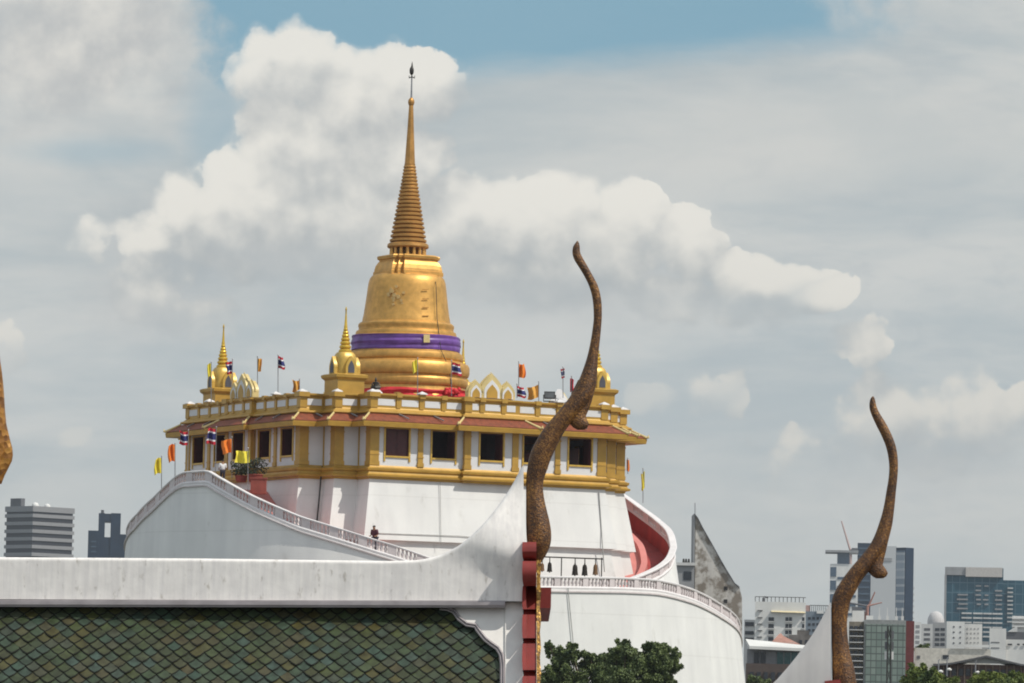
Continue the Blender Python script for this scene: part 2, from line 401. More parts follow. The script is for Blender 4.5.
# corner turrets
def turret(u0, v0):
    T = lambda P: W(u0+P[0], v0+P[1], P[2])
    T2 = lambda P: W(u0+P[0], v0+P[1], P[2]-.22)
    sq = lambda h: [(-h, -h), (h, -h), (h, h), (-h, h)]
    m = MB(); rr = [[T((x, y, z)) for x, y in sq(h)] for h, z in ((1.02, 21.1), (1.02, 23.32), (1.08, 23.38), (1.2, 23.5), (1.22, 23.68), (1.05, 23.76), (.6, 23.78))]
    m.rings(rr); t = m.build('turret', OCHRE, pav)
    m = MB(); k = 28
    rr = []
    for r, z in ((.74, 23.98), (.76, 24.15), (.72, 24.9), (.70, 25.1), (.62, 25.35), (.50, 25.5)):
        rr.append([T2((r*(abs(math.cos(a))**.6)*math.copysign(1, math.cos(a)), r*(abs(math.sin(a))**.6)*math.copysign(1, math.sin(a)), z)) for a in [2*PI*j/k+.01 for j in range(k)]])
    m.rings(rr); m.build('turret_body', OCHRE2, t, smooth=True)
    for q in range(4):
        ca, sa = math.cos(q*PI/2), math.sin(q*PI/2)
        Q = lambda P: T2((P[0]*ca-P[1]*sa, P[0]*sa+P[1]*ca, P[2]))
        o = arch_outline(.40, 1.2); o2 = arch_outline(.24, .86)
        m = MB(); m.prism([Q((x, -1.0, 24.0+z)) for x, z in o], Q((0, .4, 0))-Q((0, 0, 0))); m.build('niche_frame', OCHRE2, t)
        m = MB(); m.prism([Q((x, -1.02, 24.05+z)) for x, z in o2], Q((0, .03, 0))-Q((0, 0, 0))); m.build('niche', mat('grey_niche', (.10, .10, .12), .5, .3), t)
    prof = [(.48, 25.4)]; z = 25.5
    for i in range(7):
        r = .47*(1-i*.105)-.02; h = .30-i*.018
        prof += [(r*.80, z), (r*1.02, z+h*.25), (r*1.02, z+h*.55), (r*.80, z+h*.9)]; z += h
    prof += [(.12, z), (.13, z+.1), (.10, z+.2), (.055, z+.9), (.045, z+1.2), (.07, z+1.26), (.06, z+1.34), (.01, z+1.5)]
    m = MB(); c = T((0, 0, 0)); m.revolve([(a, b+ZC-.26) for a, b in prof], (c.x, c.y), 20); m.build('turret_spire', GOLD3, t, smooth=35)
TD = 9.85
for u0, v0 in ((-TD, -TD), (TD+.17, -TD), (TD, TD), (-TD, TD)): turret(u0, v0)

# ================================================================== GOLDEN STUPA
stu = thing('golden_stupa', 'huge golden bell shaped stupa with tall ringed spire and purple sash rising above the terrace', 'stupa', (CX, CY, ZC+17.5))
SXY = (CX, CY)
def zz(y, r=0.): return (721.8-y)*(350-r/14)/4900
def rev(name, prof_px, m, parent=stu, nseg=72, smooth=35, cap=True):
    b = MB(); b.revolve([(r/14.0, ZC+zz(y, r)) for r, y in prof_px], SXY, nseg, cap=cap); return b.build(name, m, parent, smooth=smooth)
rev('base_drum', [(66, 478), (66, 402), (64, 400), (62.5, 392), (61.5, 390), (61, 384.5), (62.6, 383), (63.4, 380), (63.2, 377), (61.5, 375), (61.2, 373.4), (63.6, 372), (64.6, 369), (64.6, 362.5), (63, 360), (58, 358.6), (56.5, 357.4)], GOLD)
rev('ring_moulding', [(56, 358), (57.6, 356.4), (58.2, 353.5), (57.2, 350.2), (54.3, 348.8), (53, 347), (53, 333), (50.5, 332)], GOLD)
rev('ring_moulding', [(50.5, 333), (50.8, 331), (50, 328.5), (47.8, 327.5), (47.6, 325), (48.2, 323.6), (48, 321.5), (46.4, 320), (44.5, 319.4)], GOLD)
bell = rev('bell', [(44.5, 320), (43.9, 316), (43.0, 312), (41.6, 302), (40.3, 292), (39.4, 284), (38.6, 279), (37.4, 275.6), (35.6, 273.4), (34, 272.4), (30, 272)], GOLD, nseg=96)
# square relic box over the bell
def sqring(hs, y): return [W(sx*hs/14, sy*hs/14, zz(y)) for sx, sy in ((-1, -1), (1, -1), (1, 1), (-1, 1))]
def redring(hs, y, c=.16):
    o = []
    for (sx, sy) in ((-1, -1), (1, -1), (1, 1), (-1, 1)):
        k = hs/14; a = k*(1-2*c); b = k*(1-c)
        q = [(-k, -a), (-b, -a), (-b, -b), (-a, -b), (-a, -k)]
        if (sx, sy) == (1, -1): q = [(-y_, x_) for x_, y_ in q]
        if (sx, sy) == (1, 1): q = [(-x_, -y_) for x_, y_ in q]
        if (sx, sy) == (-1, 1): q = [(y_, -x_) for x_, y_ in q]
        o += q
    return [W(x_, y_, zz(y)) for x_, y_ in o]
m = MB(); m.rings([redring(h, y) for h, y in ((28.8, 274), (28.4, 270), (27.4, 266), (25.4, 262.6), (24.4, 261.5), (24.4, 260.5), (26.0, 259.5), (26.4, 257), (25.4, 256), (22, 255.4))]); m.build('relic_box', GOLD, stu)
m = MB(); m.rings([redring(h, y) for h, y in ((29.4, 276), (29.4, 272.4), (28.8, 272))]); m.build('relic_box_base', GOLD, stu)
m = MB(); m.revolve([(7.2, ZC+17.52), (7.2, ZC+20.9)], SXY, 32, cap=False); m.build('inner_chamber', MAROON, pav)
m = MB(); m.revolve([(11.6, ZC+20.46), (11.55, ZC+20.44), (.1, ZC+20.44)], SXY, 48, cap=False); m.build('ceiling', MAROON, pav)
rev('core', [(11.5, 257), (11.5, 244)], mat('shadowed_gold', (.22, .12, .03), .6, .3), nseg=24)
for k in range(16):
    a = 2*PI*k/16; b = MB(); c = (CX+16.8/14*math.cos(a), CY+16.8/14*math.sin(a))
    b.revolve([(.17, ZC+zz(255.6)), (.17, ZC+zz(254.6)), (.12, ZC+zz(254.3)), (.11, ZC+zz(247)), (.17, ZC+zz(246.5)), (.17, ZC+zz(245.6))], c, 10); b.build('column', GOLD, stu, smooth=35)
sp = [(17, 246), (20.4, 245.6), (21, 244.2), (20.6, 242), (18.8, 240.8)]
y = 240.2; nr = 20
for k in range(nr):
    t = k/nr; r = 18.4*(1-t)**1.12+6.2*(1-(1-t)**1.12); h = 5.2-2.4*t
    r = 18.6+(6.0-18.6)*(1-(1-t)**1.25)
    h = 76.5/nr*(1.18-.36*t)
    sp += [(r*.88, y), (r, y-h*.2), (r*1.0, y-h*.6), (r*.87, y-h*.85)]; y -= h
yy = y
sp += [(5.4, yy), (5.6, yy-1)]
rev('spire_rings', sp, GOLD2, nseg=40, smooth=30)
rev('spire_tip', [(5.3, yy), (5.2, yy-1.5), (4.4, 147), (3.2, 125), (2.2, 103), (2.9, 101.4), (3.3, 99.4), (3.0, 97.4), (1.7, 95.6), (.9, 95)], GOLD2, nseg=12, smooth=25)
m = MB(); c = Vector((CX, CY, 0)); m.tube([(CX, CY, ZC+zz(95.5)), (CX, CY, ZC+zz(64))], [.07, .035], 8)
m.build('needle', STEEL, stu)
m = MB(); m.sphere((CX-.02, CY, ZC+zz(68)), .16, 8, sz=2.0); m.tube([(CX, CY, ZC+zz(65)), (CX, CY, ZC+zz(58.5))], [.09, .01], 8)
for a in (0, 2.1, 4.2): m.tube([(CX, CY, ZC+zz(74)), (CX+.22*math.cos(a+2.6), CY+.22*math.sin(a+2.6), ZC+zz(75)), (CX+.24*math.cos(a+2.6), CY+.24*math.sin(a+2.6), ZC+zz(72.5))], [.04, .05, .02], 6)
m.build('finial', IRON, stu, smooth=True)
# purple sash with folds
b = MB(); rr = []
K = 20
for i in range(K+1):
    t = i/K; yv = 337.2+15.0*t
    rr.append([])
    for j in range(160):
        a = 2*PI*j/160
        rad = 54.0+.8*math.sin(t*PI)+.42*math.sin(t*13+.5*math.sin(a*2+1)+a*.4)+.15*math.sin(t*27+a*2)+.12*math.sin(a*17+t*4)
        rr[-1].append((CX+rad/14*math.cos(a), CY+rad/14*math.sin(a), ZC+zz(yv-4+.4*math.sin(a*3+.5), 54)))
b.rings(rr, True, False); sash = b.build('sash', PURPLE, stu, smooth=True); tag(sash, 'purple satin sash wound around the stupa')
def on_drum(px, py, rpx):
    """point of a vertical cylinder round the stupa axis (front side) under a pixel"""
    d = ray(px, py); o = CAM; r = rpx/14
    a_ = d.x**2+d.y**2; b_ = 2*((o.x-CX)*d.x+(o.y-CY)*d.y); c_ = (o.x-CX)**2+(o.y-CY)**2-r*r
    D = b_*b_-4*a_*c_
    t = (-b_-math.sqrt(max(D, 0)))/(2*a_); return o+d*t
def drum_patch(name, px0, px1, py0, py1, rpx, mt, th=.05, parent=stu, nx=4):
    b = MB(); g = []
    for y in (py0, py1):
        for k in range(nx+1): g.append(on_drum(px0+(px1-px0)*k/nx, y, rpx))
    ax = Vector((CX, CY, 0)); vs = []
    for p in g:
        n_ = Vector((p.x-CX, p.y-CY, 0)).normalized(); vs += [p+n_*th]
    vs += g; o = len(g); fs = []
    w = nx+1
    for k in range(nx): fs += [(k, k+1, w+k+1, w+k), (o+k+1, o+k, o+w+k, o+w+k+1), (k, o+k, o+k+1, k+1), (w+k+1, o+w+k+1, o+w+k, w+k)]
    fs += [(0, w, o+w, o), (nx, o+nx, o+w+nx, w+nx)]
    b.add(vs, fs); return b.build(name, mt, parent)
drum_patch('sash_medallion', 423.5, 429.5, 334.5, 342.5, 55.4, CREAM, .06)
for k, yv in enumerate((289, 298.5, 307, 315.5)):
    drum_patch('wall_bracket', 422.5, 428.5, yv, yv+.7, 41.3+k*.9, GOLD2, .05)
b = MB(); rg = random.Random(5)
for q in range(16):
    cx_, cy_ = 397+rg.gauss(0, 5), 294+rg.gauss(0, 4); k_ = 7; rr_ = rg.uniform(1.0, 2.8); cc = on_drum(cx_, cy_, 42); nv = Vector((cc.x-CX, cc.y-CY, 0)).normalized()
    ring = []
    for j in range(k_):
        a_ = 2*PI*j/k_; p_ = on_drum(cx_+rr_*rg.uniform(.5, 1.2)*math.cos(a_), cy_+rr_*rg.uniform(.5, 1.2)*math.sin(a_), 41.9); ring.append(p_+nv*(.004*q))
    b.prism(ring, nv*-.12)
b.build('gold_leaf_patches', PATCH, stu)
# red offering cloth round the foot, with bundles
b = MB(); rr = []
for i in range(9):
    t = i/8
    rr.append([(CX+(63.8+1.0*math.sin(t*9+j*.11)+.7*math.sin(j*.9))/14*math.cos(2*PI*j/140), CY+(63.8+1.0*math.sin(t*9+j*.11)+.7*math.sin(j*.9))/14*math.sin(2*PI*j/140), ZC+zz(387.8+.8*math.sin(j*.23)+9*t, 63)) for j in range(140)])
b.rings(rr, True, False); b.build('foot_cloth', REDC, stu, smooth=True)
b = MB()
for k in range(16):
    p = on_drum(445+random.uniform(0, 17), 391+random.uniform(-2.2, 3), 66)
    b.sphere(p, random.uniform(.10, .22), 5)
b.build('cloth_bundle', REDC, stu, smooth=True)
b = MB(); b.tube([on_drum(432, 262, 20), on_drum(436, 285, 42), on_drum(437, 318, 46), on_drum(441, 350, 58), on_drum(449, 368, 63.5), on_drum(452, 392, 63.5)], .025, 6); b.build('lightning_cable', IRON, stu)

# ================================================================== MOUND TERRACES AND SPIRAL STAIRS
def cyl_hit(px, py, r, back=False):
    d = ray(px, py); o = CAM
    a_ = d.x**2+d.y**2; b_ = 2*((o.x-CX)*d.x+(o.y-CY)*d.y); c_ = (o.x-CX)**2+(o.y-CY)**2-r*r
    D = max(b_*b_-4*a_*c_, 0); t = (-b_+(1 if back else -1)*math.sqrt(D))/(2*a_); p = o+d*t
    th = math.atan2(p.x-CX, -(p.y-CY)); return th, p.z-ZC
def curve(samples, r):
    """(px, py, back) samples -> smooth z(theta)"""
    pts = sorted(cyl_hit(px, py, r, bk) for px, py, bk in samples)
    th = [p[0] for p in pts]; z = [p[1] for p in pts]
    def f(t):
        if t <= th[0]: return z[0]+(t-th[0])*((z[1]-z[0])/(th[1]-th[0]))
        if t >= th[-1]: return z[-1]+(t-th[-1])*((z[-1]-z[-2])/(th[-1]-th[-2]))
        for i in range(len(th)-1):
            if t <= th[i+1]: return z[i]+(z[i+1]-z[i])*(t-th[i])/(th[i+1]-th[i])
    return f
def smooth(f, w=.05): return lambda t: sum(f(t+w*k/3) for k in range(-3, 4))/7
def PC(th, r, z): return Vector((CX+r*math.sin(th), CY-r*math.cos(th), ZC+z))
def csweep(mb, th0, th1, prof, zf, n=60, mi=0):
    """sweep a closed (r, dz) section along a helix; dz given as ('abs', z) stays level"""
    rr = []
    for i in range(n+1):
        t = th0+(th1-th0)*i/n; z = zf(t)
        rr.append([PC(t, r, (dz[1] if isinstance(dz, tuple) else z+dz)) for r, dz in prof])
    mb.rings(rr, True, True, mi)
COPING = mat('balustrade_coping', (.74, .71, .70), .7, var=.06, scale=1.5)
BAL = mat('balustrade_pinkish_white', (.68, .61, .60), .7, var=.08, scale=2.)
def balustrade(parent, zf, th0, th1, r, hh=.80, panel=1.75, postw=.62, per=5, cop=.16):
    m = MB(); csweep(m, th0, th1, [(r-cop, -.13), (r+cop, -.13), (r+cop+.02, -.04), (r+cop-.03, 0), (r-cop+.03, 0), (r-cop-.02, -.04)], zf, 90); m.build('coping', COPING, parent, smooth=30)
    m = MB(); csweep(m, th0, th1, [(r-.13, -hh-.1), (r+.17, -hh-.1), (r+.19, -hh), (r+.12, -hh+.09), (r-.12, -hh+.09)], zf, 90); m.build('base_rail', COPING, parent, smooth=30)
    L_ = abs(th1-th0)*r; npan = max(1, round(L_/(panel+postw))); dth = (th1-th0)/npan
    wp = postw/r/2*(1 if th1 > th0 else -1)
    for k in range(npan+1):
        c = th0+dth*k; m = MB()
        a, b = (c-wp if k else c), (c+wp if k < npan else c)
        csweep(m, a, b, [(r-.125, -hh+.08), (r+.125, -hh+.08), (r+.125, -.12), (r-.125, -.12)], zf, 2); m.build('post', BAL, parent)
    for k in range(npan):
        m = MB(); a = th0+dth*k+wp; b = th0+dth*(k+1)-wp
        for q in range(per):
            c = a+(b-a)*(q+.5)/per; z = zf(c); p = PC(c, r, z)
            m.revolve([(.09, -hh+.08), (.07, -hh+.18), (.125, -hh+.32), (.07, -hh+.5), (.075, -.2), (.1, -.12)], (p.x, p.y), 8, zoff=p.z)
        m.build('baluster_panel', BAL, parent, smooth=40)

mound = thing('white_mound', 'white plastered conical mound with curving stairways wrapped around it', 'mound', (CX, CY, 2))
# --- left spiral wall
RL = 19.45
zl = curve([(129.8, 524.6, False), (138.5, 513.7, False), (156, 496, False), (178, 475, False), (184.6, 471.6, False), (208.8, 470, False), (230.7, 483, False), (252.7, 495, False), (274.7, 505, False), (301, 516, False), (342, 528.5, False), (375, 539, False), (397, 545.7, False), (425, 555.6, False), (480, 575, False)], RL)
zl = smooth(zl, .012)
TL0, TL1 = R(-100), R(17)
balustrade(mound, zl, TL0, TL1, RL, per=5, panel=1.35, postw=.62)
m = MB(); csweep(m, TL0, TL1, [(RL-.14, -.88), (RL-.14, -3.2), (RL-.14, ('a', -1)), (RL+2.6, ('a', -14.0)), (RL+.42, ('a', 8.5)), (RL+.16, -.98), (RL+.14, -.9)], zl, 120)
m.build('outer_wall', WHITE, mound, smooth=30)
m = MB(); csweep(m, TL0, R(0), [(RL-.14, -1.15), (12.2, -1.15), (12.2, -1.5), (RL-.14, -1.5)], zl, 80); m.build('stair_floor', PINK, mound)
# dark drip ledge line under the rail
m = MB(); csweep(m, TL0, TL1, [(RL+.17, -1.12), (RL+.30, -1.10), (RL+.30, -1.02), (RL+.17, -1.0)], zl, 120); m.build('ledge', BAL, mound)
# --- right spiral stair
RR = 19.62
zr = curve([(626.7, 495.6, True), (645, 509, True), (662.7, 522.3, True), (671.5, 530.6, True), (676.6, 539, True), (677.6, 544, False), (676.2, 549.5, False), (671.5, 557, False), (659, 567, False), (645, 573.3, False), (634, 577.5, False)], RR-.05)
zr = smooth(zr, .05)
TR0, TR1 = R(56), R(150)
balustrade(mound, zr, TR0, TR1, RR-.2, hh=.74, panel=1.6, postw=.9, per=5, cop=.24)
m = MB(); csweep(m, TR0, TR1, [(RR-.34, -.83), (RR-.34, -2.2), (RR-.30, -2.8), (RR+.55, ('a', 8.4)), (RR-.04, -.9)], zr, 90); m.build('outer_wall', WHITE, mound, smooth=30)
m = MB(); csweep(m, TR0, TR1, [(RR-.345, -.84), (RR-.345, -2.3), (RR-.37, -2.3), (RR-.37, -.84)], zr, 90); m.build('inner_parapet', REDP, mound, smooth=30)
m = MB(); csweep(m, TR0, TR1, [(17.15, -1.16), (17.6, -1.14), (17.6, -2.3), (17.15, -2.3)], zr, 90); m.build('kerb', PINK2, mound, smooth=30)
m = MB(); csweep(m, TR0, TR1, [(17.61, -2.0), (RR-.35, -2.0), (RR-.35, -2.3), (17.61, -2.3)], zr, 90); m.build('gutter', REDP, mound)
m = MB(); csweep(m, TR0, TR1, [(11.5, -1.62), (17.14, -1.62), (17.14, -2.2), (11.5, -2.2)], zr, 90); m.build('stair_floor', PINK, mound)
# --- lower right terrace
RT = 24.35
zt = curve([(480, 575.2, False), (535.6, 575.8, False), (580, 576.4, False), (626, 577.2, False), (657, 579, False), (672, 582, False), (694.6, 588.8, False), (722.6, 604, False), (738, 616.5, False), (744.0, 628, False)], RT)
zt0 = zt; zt = smooth(lambda t: zt0(t) if t < R(86) else zt0(R(86))-(t-R(86))*5.2, .03)
TT0, TT1 = R(-30), R(120)
balustrade(mound, zt, TT0, TT1, RT-.17, hh=.76, panel=1.75, postw=.42, per=6, cop=.15)
m = MB(); csweep(m, TT0, TT1, [(RT-.3, -.85), (RT-.3, ('a', 2)), (RT+2.4, ('a', -14.0)), (RT+.02, -1.05), (RT+.02, -.87)], zt, 120); m.build('outer_wall', WHITE, mound, smooth=30)
m = MB(); csweep(m, TT0, TT1, [(RT+.015, -1.1), (RT+.13, -1.08), (RT+.13, -.98), (RT+.015, -.96)], zt, 120); m.build('ledge', BAL, mound)
m = MB(); csweep(m, TT0, TT1, [(RT-.3, -1.02), (12.2, -1.02), (12.2, -1.6), (RT-.3, -1.6)], zt, 60); m.build('terrace_floor', FLOORM, mound)
m = MB(); m.revolve([(26, ZC-14), (18.5, ZC+8.4), (.1, ZC+8.4)], (CX, CY), 64, cap=False); m.build('core', WHITE, mound)
# drain pipes and wiring
def pipe(pts, r=.045, mt=IRON, name='drain_pipe', par=mound):
    m = MB(); m.tube(pts, r, 8); m.build(name, mt, par)
GREYP = mat('grey_pipe', (.42, .42, .40), .5)
def face_pt(px, py, inset):   # point on the battered right face of the base
    p0 = W(0, -A-inset, 0); nrm = W(0, -1, 0)-W(0, 0, 0); return hit(px, py, p0, nrm)
pipe([face_pt(599, 492, .15), face_pt(601.5, 530, .55), face_pt(602.5, 546, .85), face_pt(604.5, 572, .95)], .038, GREYP, par=pav)
pipe([face_pt(440, 482, .15), face_pt(440.5, 500, .35), face_pt(441, 545, .85)], .02, GREYP, par=pav)
pipe([face_pt(372, 533, .7), face_pt(460, 536, .72), face_pt(480, 538, .72)], .025, GREYP, name='cable', par=pav)
a0 = W(-A+S, -A+2*S, 0)
pipe([W(-A+S-.1, -A+2*S-.1, 17.4), W(-A+S-.12, -A+2*S-.15, 16.9), W(-A+S-.35, -A+2*S-.4, 16.6), W(-A+S-.55, -A+2*S-.6, 15), W(-A+S-.8, -A+2*S-.8, 13.2)], .055, IRON, name='cable', par=pav)
t_ = lambda px, py: PC(*((lambda q, r_: (q[0], r_, q[1]))(cyl_hit(px, py, RT+.10+(py-588)*.0074), RT+.10+(py-588)*.0074)))
pipe([t_(568, 588), t_(570, 610), t_(573, 640), t_(575, 683)], .035, GREYP)
# ================================================================== FOREGROUND TEMPLE ROOFS
DR = 41.0
PLAST = mat('weathered_ridge_plaster', (.89, .85, .80), .85, var=.05, scale=7., streak=.15, spots=.30, bscale=13., bump=.05)
PLAST2 = mat('pale_verge_plaster', (.74, .71, .66), .85, var=.06, scale=3., streak=.05, bscale=8.)
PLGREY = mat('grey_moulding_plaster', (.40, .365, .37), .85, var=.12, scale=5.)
REDL = mat('red_lacquer', (.25, .030, .022), .45, var=.15, scale=5.)
def mosaic(name, c0, c1, c2, sc_=60., rough=.32, metal=.25):
    m = bpy.data.materials.new(name); m.use_nodes = True; nt = m.node_tree; N = nt.nodes; L = nt.links; b = N['Principled BSDF']
    b.inputs['Roughness'].default_value = rough; b.inputs['Metallic'].default_value = metal
    tc = N.new('ShaderNodeTexCoord'); v = N.new('ShaderNodeTexVoronoi'); v.inputs['Scale'].default_value = sc_; L.new(tc.outputs['Object'], v.inputs['Vector'])
    sp = N.new('ShaderNodeSeparateColor'); L.new(v.outputs['Color'], sp.inputs[0])
    n = N.new('ShaderNodeTexNoise'); n.inputs['Scale'].default_value = 7; n.inputs['Detail'].default_value = 5; L.new(tc.outputs['Object'], n.inputs['Vector'])
    a = N.new('ShaderNodeMath'); a.operation = 'MULTIPLY_ADD'; a.inputs[1].default_value = .55; L.new(sp.outputs[0], a.inputs[0])
    s = N.new('ShaderNodeMath'); s.operation = 'MULTIPLY_ADD'; s.inputs[1].default_value = 1.0; s.inputs[2].default_value = -.27; L.new(n.outputs['Fac'], s.inputs[0]); L.new(s.outputs[0], a.inputs[2])
    r = N.new('ShaderNodeValToRGB'); e = r.color_ramp.elements; e[0].position = .25; e[0].color = (*c0, 1); e[1].position = .95; e[1].color = (*c2, 1)
    q = e.new(.6); q.color = (*c1, 1); L.new(a.outputs[0], r.inputs['Fac']); L.new(r.outputs['Color'], b.inputs['Base Color'])
    bp = N.new('ShaderNodeBump'); bp.inputs['Strength'].default_value = .5; bp.inputs['Distance'].default_value = .01
    L.new(v.outputs['Distance'], bp.inputs['Height']); L.new(bp.outputs['Normal'], b.inputs['Normal']); return m
MOSA = mosaic('brown_gold_mosaic', (.050, .023, .010), (.135, .056, .015), (.36, .175, .040), 95., .5, .15)
MOSB = mosaic('orange_gold_mosaic', (.17, .07, .017), (.34, .15, .03), (.50, .26, .06), 30., .4, .3)
GSTRIP = mosaic('gold_edge_mosaic', (.10, .045, .012), (.35, .18, .03), (.75, .45, .10), 55., .35, .4)

temple = thing('green_tiled_temple', 'dark green scale tiled roof with thick white ridge and red gable edge', 'temple roof', at(300, 700, DR))
# tile plane
sl = R(52)
TP = at(200, 602, DR-.02); TN = Vector((0, -math.sin(sl), math.cos(sl))); TD_ = Vector((0, -math.cos(sl), -math.sin(sl)))
px2m = DR/F
tw = 15.2*px2m; rho = 5.85*px2m/.80
def tilemat():
    m = bpy.data.materials.new('green_glazed_tiles'); m.use_nodes = True; nt = m.node_tree; N = nt.nodes; L = nt.links; b = N['Principled BSDF']
    g = N.new('ShaderNodeNewGeometry'); r = N.new('ShaderNodeValToRGB'); r.color_ramp.interpolation = 'LINEAR'
    e = r.color_ramp.elements; cols = [(.038, .058, .030), (.056, .066, .024), (.038, .064, .046), (.066, .060, .020), (.036, .052, .028), (.045, .070, .056), (.062, .054, .026), (.042, .060, .030)]
    e[0].color = (*cols[0], 1); e[1].color = (*cols[-1], 1)
    for i, c in enumerate(cols[1:-1]): q = e.new((i+1)/7); q.color = (*c, 1)
    L.new(g.outputs['Random Per Island'], r.inputs['Fac'])
    tc = N.new('ShaderNodeTexCoord'); n = N.new('ShaderNodeTexNoise'); n.inputs['Scale'].default_value = 14; n.inputs['Detail'].default_value = 6; L.new(tc.outputs['Object'], n.inputs['Vector'])
    r2 = N.new('ShaderNodeValToRGB'); r2.color_ramp.elements[0].color = (.6, .55, .5, 1); r2.color_ramp.elements[0].position = .3; r2.color_ramp.elements[1].color = (1.25, 1.25, 1.2, 1); r2.color_ramp.elements[1].position = .7
    L.new(n.outputs['Fac'], r2.inputs['Fac'])
    mx = N.new('ShaderNodeMix'); mx.data_type = 'RGBA'; mx.blend_type = 'MULTIPLY'; mx.inputs[0].default_value = 1
    L.new(r.outputs['Color'], mx.inputs[6]); L.new(r2.outputs['Color'], mx.inputs[7]); L.new(mx.outputs[2], b.inputs['Base Color'])
    b.inputs['Roughness'].default_value = .38; b.inputs['Specular IOR Level'].default_value = .4
    return m
TILE = tilemat()
mb = MB()
x_right = at(512, 640, DR).x; x_left = at(-140, 640, DR).x
ncol = int((x_right-x_left)/tw)+1
vshape = [(0, 0), (.14, .15), (.30, .40), (.42, .70), (.5, 1.0)]
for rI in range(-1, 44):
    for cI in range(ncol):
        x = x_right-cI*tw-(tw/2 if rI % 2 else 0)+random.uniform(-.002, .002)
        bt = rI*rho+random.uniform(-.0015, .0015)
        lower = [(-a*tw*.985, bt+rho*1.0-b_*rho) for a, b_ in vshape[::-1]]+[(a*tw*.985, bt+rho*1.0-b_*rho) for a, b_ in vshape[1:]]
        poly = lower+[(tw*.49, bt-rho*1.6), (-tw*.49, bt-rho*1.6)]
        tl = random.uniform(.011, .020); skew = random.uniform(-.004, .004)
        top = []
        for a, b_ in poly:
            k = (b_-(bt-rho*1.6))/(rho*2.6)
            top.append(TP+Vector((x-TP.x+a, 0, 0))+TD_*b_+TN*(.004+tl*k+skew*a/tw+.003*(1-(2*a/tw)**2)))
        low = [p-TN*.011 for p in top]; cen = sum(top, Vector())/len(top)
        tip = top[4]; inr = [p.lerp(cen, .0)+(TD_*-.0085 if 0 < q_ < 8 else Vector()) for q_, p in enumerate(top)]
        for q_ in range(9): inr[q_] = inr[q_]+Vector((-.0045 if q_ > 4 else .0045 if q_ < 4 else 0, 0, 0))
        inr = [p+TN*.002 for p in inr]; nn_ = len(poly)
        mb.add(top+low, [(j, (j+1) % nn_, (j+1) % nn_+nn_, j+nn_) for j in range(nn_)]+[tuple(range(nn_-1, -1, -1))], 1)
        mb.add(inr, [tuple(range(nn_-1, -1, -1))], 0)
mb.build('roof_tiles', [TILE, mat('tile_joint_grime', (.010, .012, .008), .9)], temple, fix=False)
DKG = mat('dark_tile_batten', (.012, .014, .01), .9)
def slope_pt(x, b_, o=0.): return TP+Vector((x-TP.x, 0, 0))+TD_*b_+TN*o
mb = MB(); mb.prism([slope_pt(x_left-.05, -.3), slope_pt(x_right, -.3), slope_pt(x_right, 3.2), slope_pt(x_left-.05, 3.2)], TN*-.06); mb.build('roof_board', DKG, temple)
# back slope and gable wall beneath, so the roof is a solid body
bk = Vector((0, math.cos(sl), -math.sin(sl)))
rp = TP+TD_*-.25
mb = MB(); mb.prism([Vector((x_left, rp.y+.1, rp.z)), Vector((x_right+.1, rp.y+.1, rp.z)), Vector((x_right+.1, rp.y+.1, rp.z))+bk*3.4, Vector((x_left, rp.y+.1, rp.z))+bk*3.4], Vector((0, -.06, -.06))); mb.build('rear_slope', PLGREY, temple)
e0 = slope_pt(x_right-.15, 2.9); e1 = Vector((x_right-.15, rp.y+2.0, e0.z))
mb = MB(); mb.box(x_left, x_right-.15, e0.y+.15, e1.y-.1, 0, e0.z); mb.prism([Vector((x_right-.2, e0.y+.2, e0.z)), Vector((x_right-.2, e1.y-.15, e0.z)), Vector((x_right-.2, rp.y+.05, rp.z-.25))], (.05, 0, 0)); mb.build('wall', PLAST2, temple)

# ridge band and upswept end, one solid with flared cheeks
top_pts = [(-140, 555.5), (0, 557.2), (200, 558.5), (330, 560.2), (390, 561), (420, 560), (440, 555.5), (460.5, 545), (473.7, 533.5), (484.6, 522.7), (495.6, 509.5), (506.6, 494), (515.4, 480), (521, 468), (526, 458)]
def lerp_pts(pts, x):
    if x <= pts[0][0]: return pts[0][1]
    for (x0, y0), (x1, y1) in zip(pts, pts[1:]):
        if x <= x1: return y0+(y1-y0)*(x-x0)/(x1-x0)
    return pts[-1][1]
cut_pts = [(400, 560), (430, 562), (445, 566), (470, 571), (495, 578), (520, 585), (530, 587)]
sst = lambda t: max(0, min(1, t))**2*(3-2*max(0, min(1, t)))
cols = [-140+i*15 for i in range(34)]+[370+i*3.2 for i in range(49)]
cols = [c for c in cols if c < 368]+[370+i*3.2 for i in range(49)]
cols = [c for c in cols if c <= 525.6]
NR = 26
bot_y = lambda x: 600+ (x-200)*.004
fr_, bk_ = [], []
for x in cols:
    yt = lerp_pts(top_pts, x)
    if 400 < x < 524: yt = (lerp_pts(top_pts, x-5)+lerp_pts(top_pts, x+5)+yt)/3
    yb = bot_y(x); f_, b_ = [], []
    for j in range(NR+1):
        y = yb+(yt-yb)*j/NR
        s_ = sst((x-424)/100)
        cy_ = lerp_pts(cut_pts, x)
        k_ = sst((x-428)/90); g = k_*(.075*sst((cy_+2-y)/34)-.17*sst((cy_-y-24)/80))
        edge = .02*sst((j-NR+1.2)/1.2)
        hd = .16+g*(1 if y < cy_+2 else 0)-edge
        f_.append(at(x, y, DR-hd)); b_.append(at(x, y, DR+hd*.9))
    fr_.append(f_); bk_.append(b_)
mb = MB(); rings = [f_+b_[::-1] for f_, b_ in zip(fr_, bk_)]
mb.rings(rings, True, True); mb.build('ridge', PLAST, temple, smooth=50)
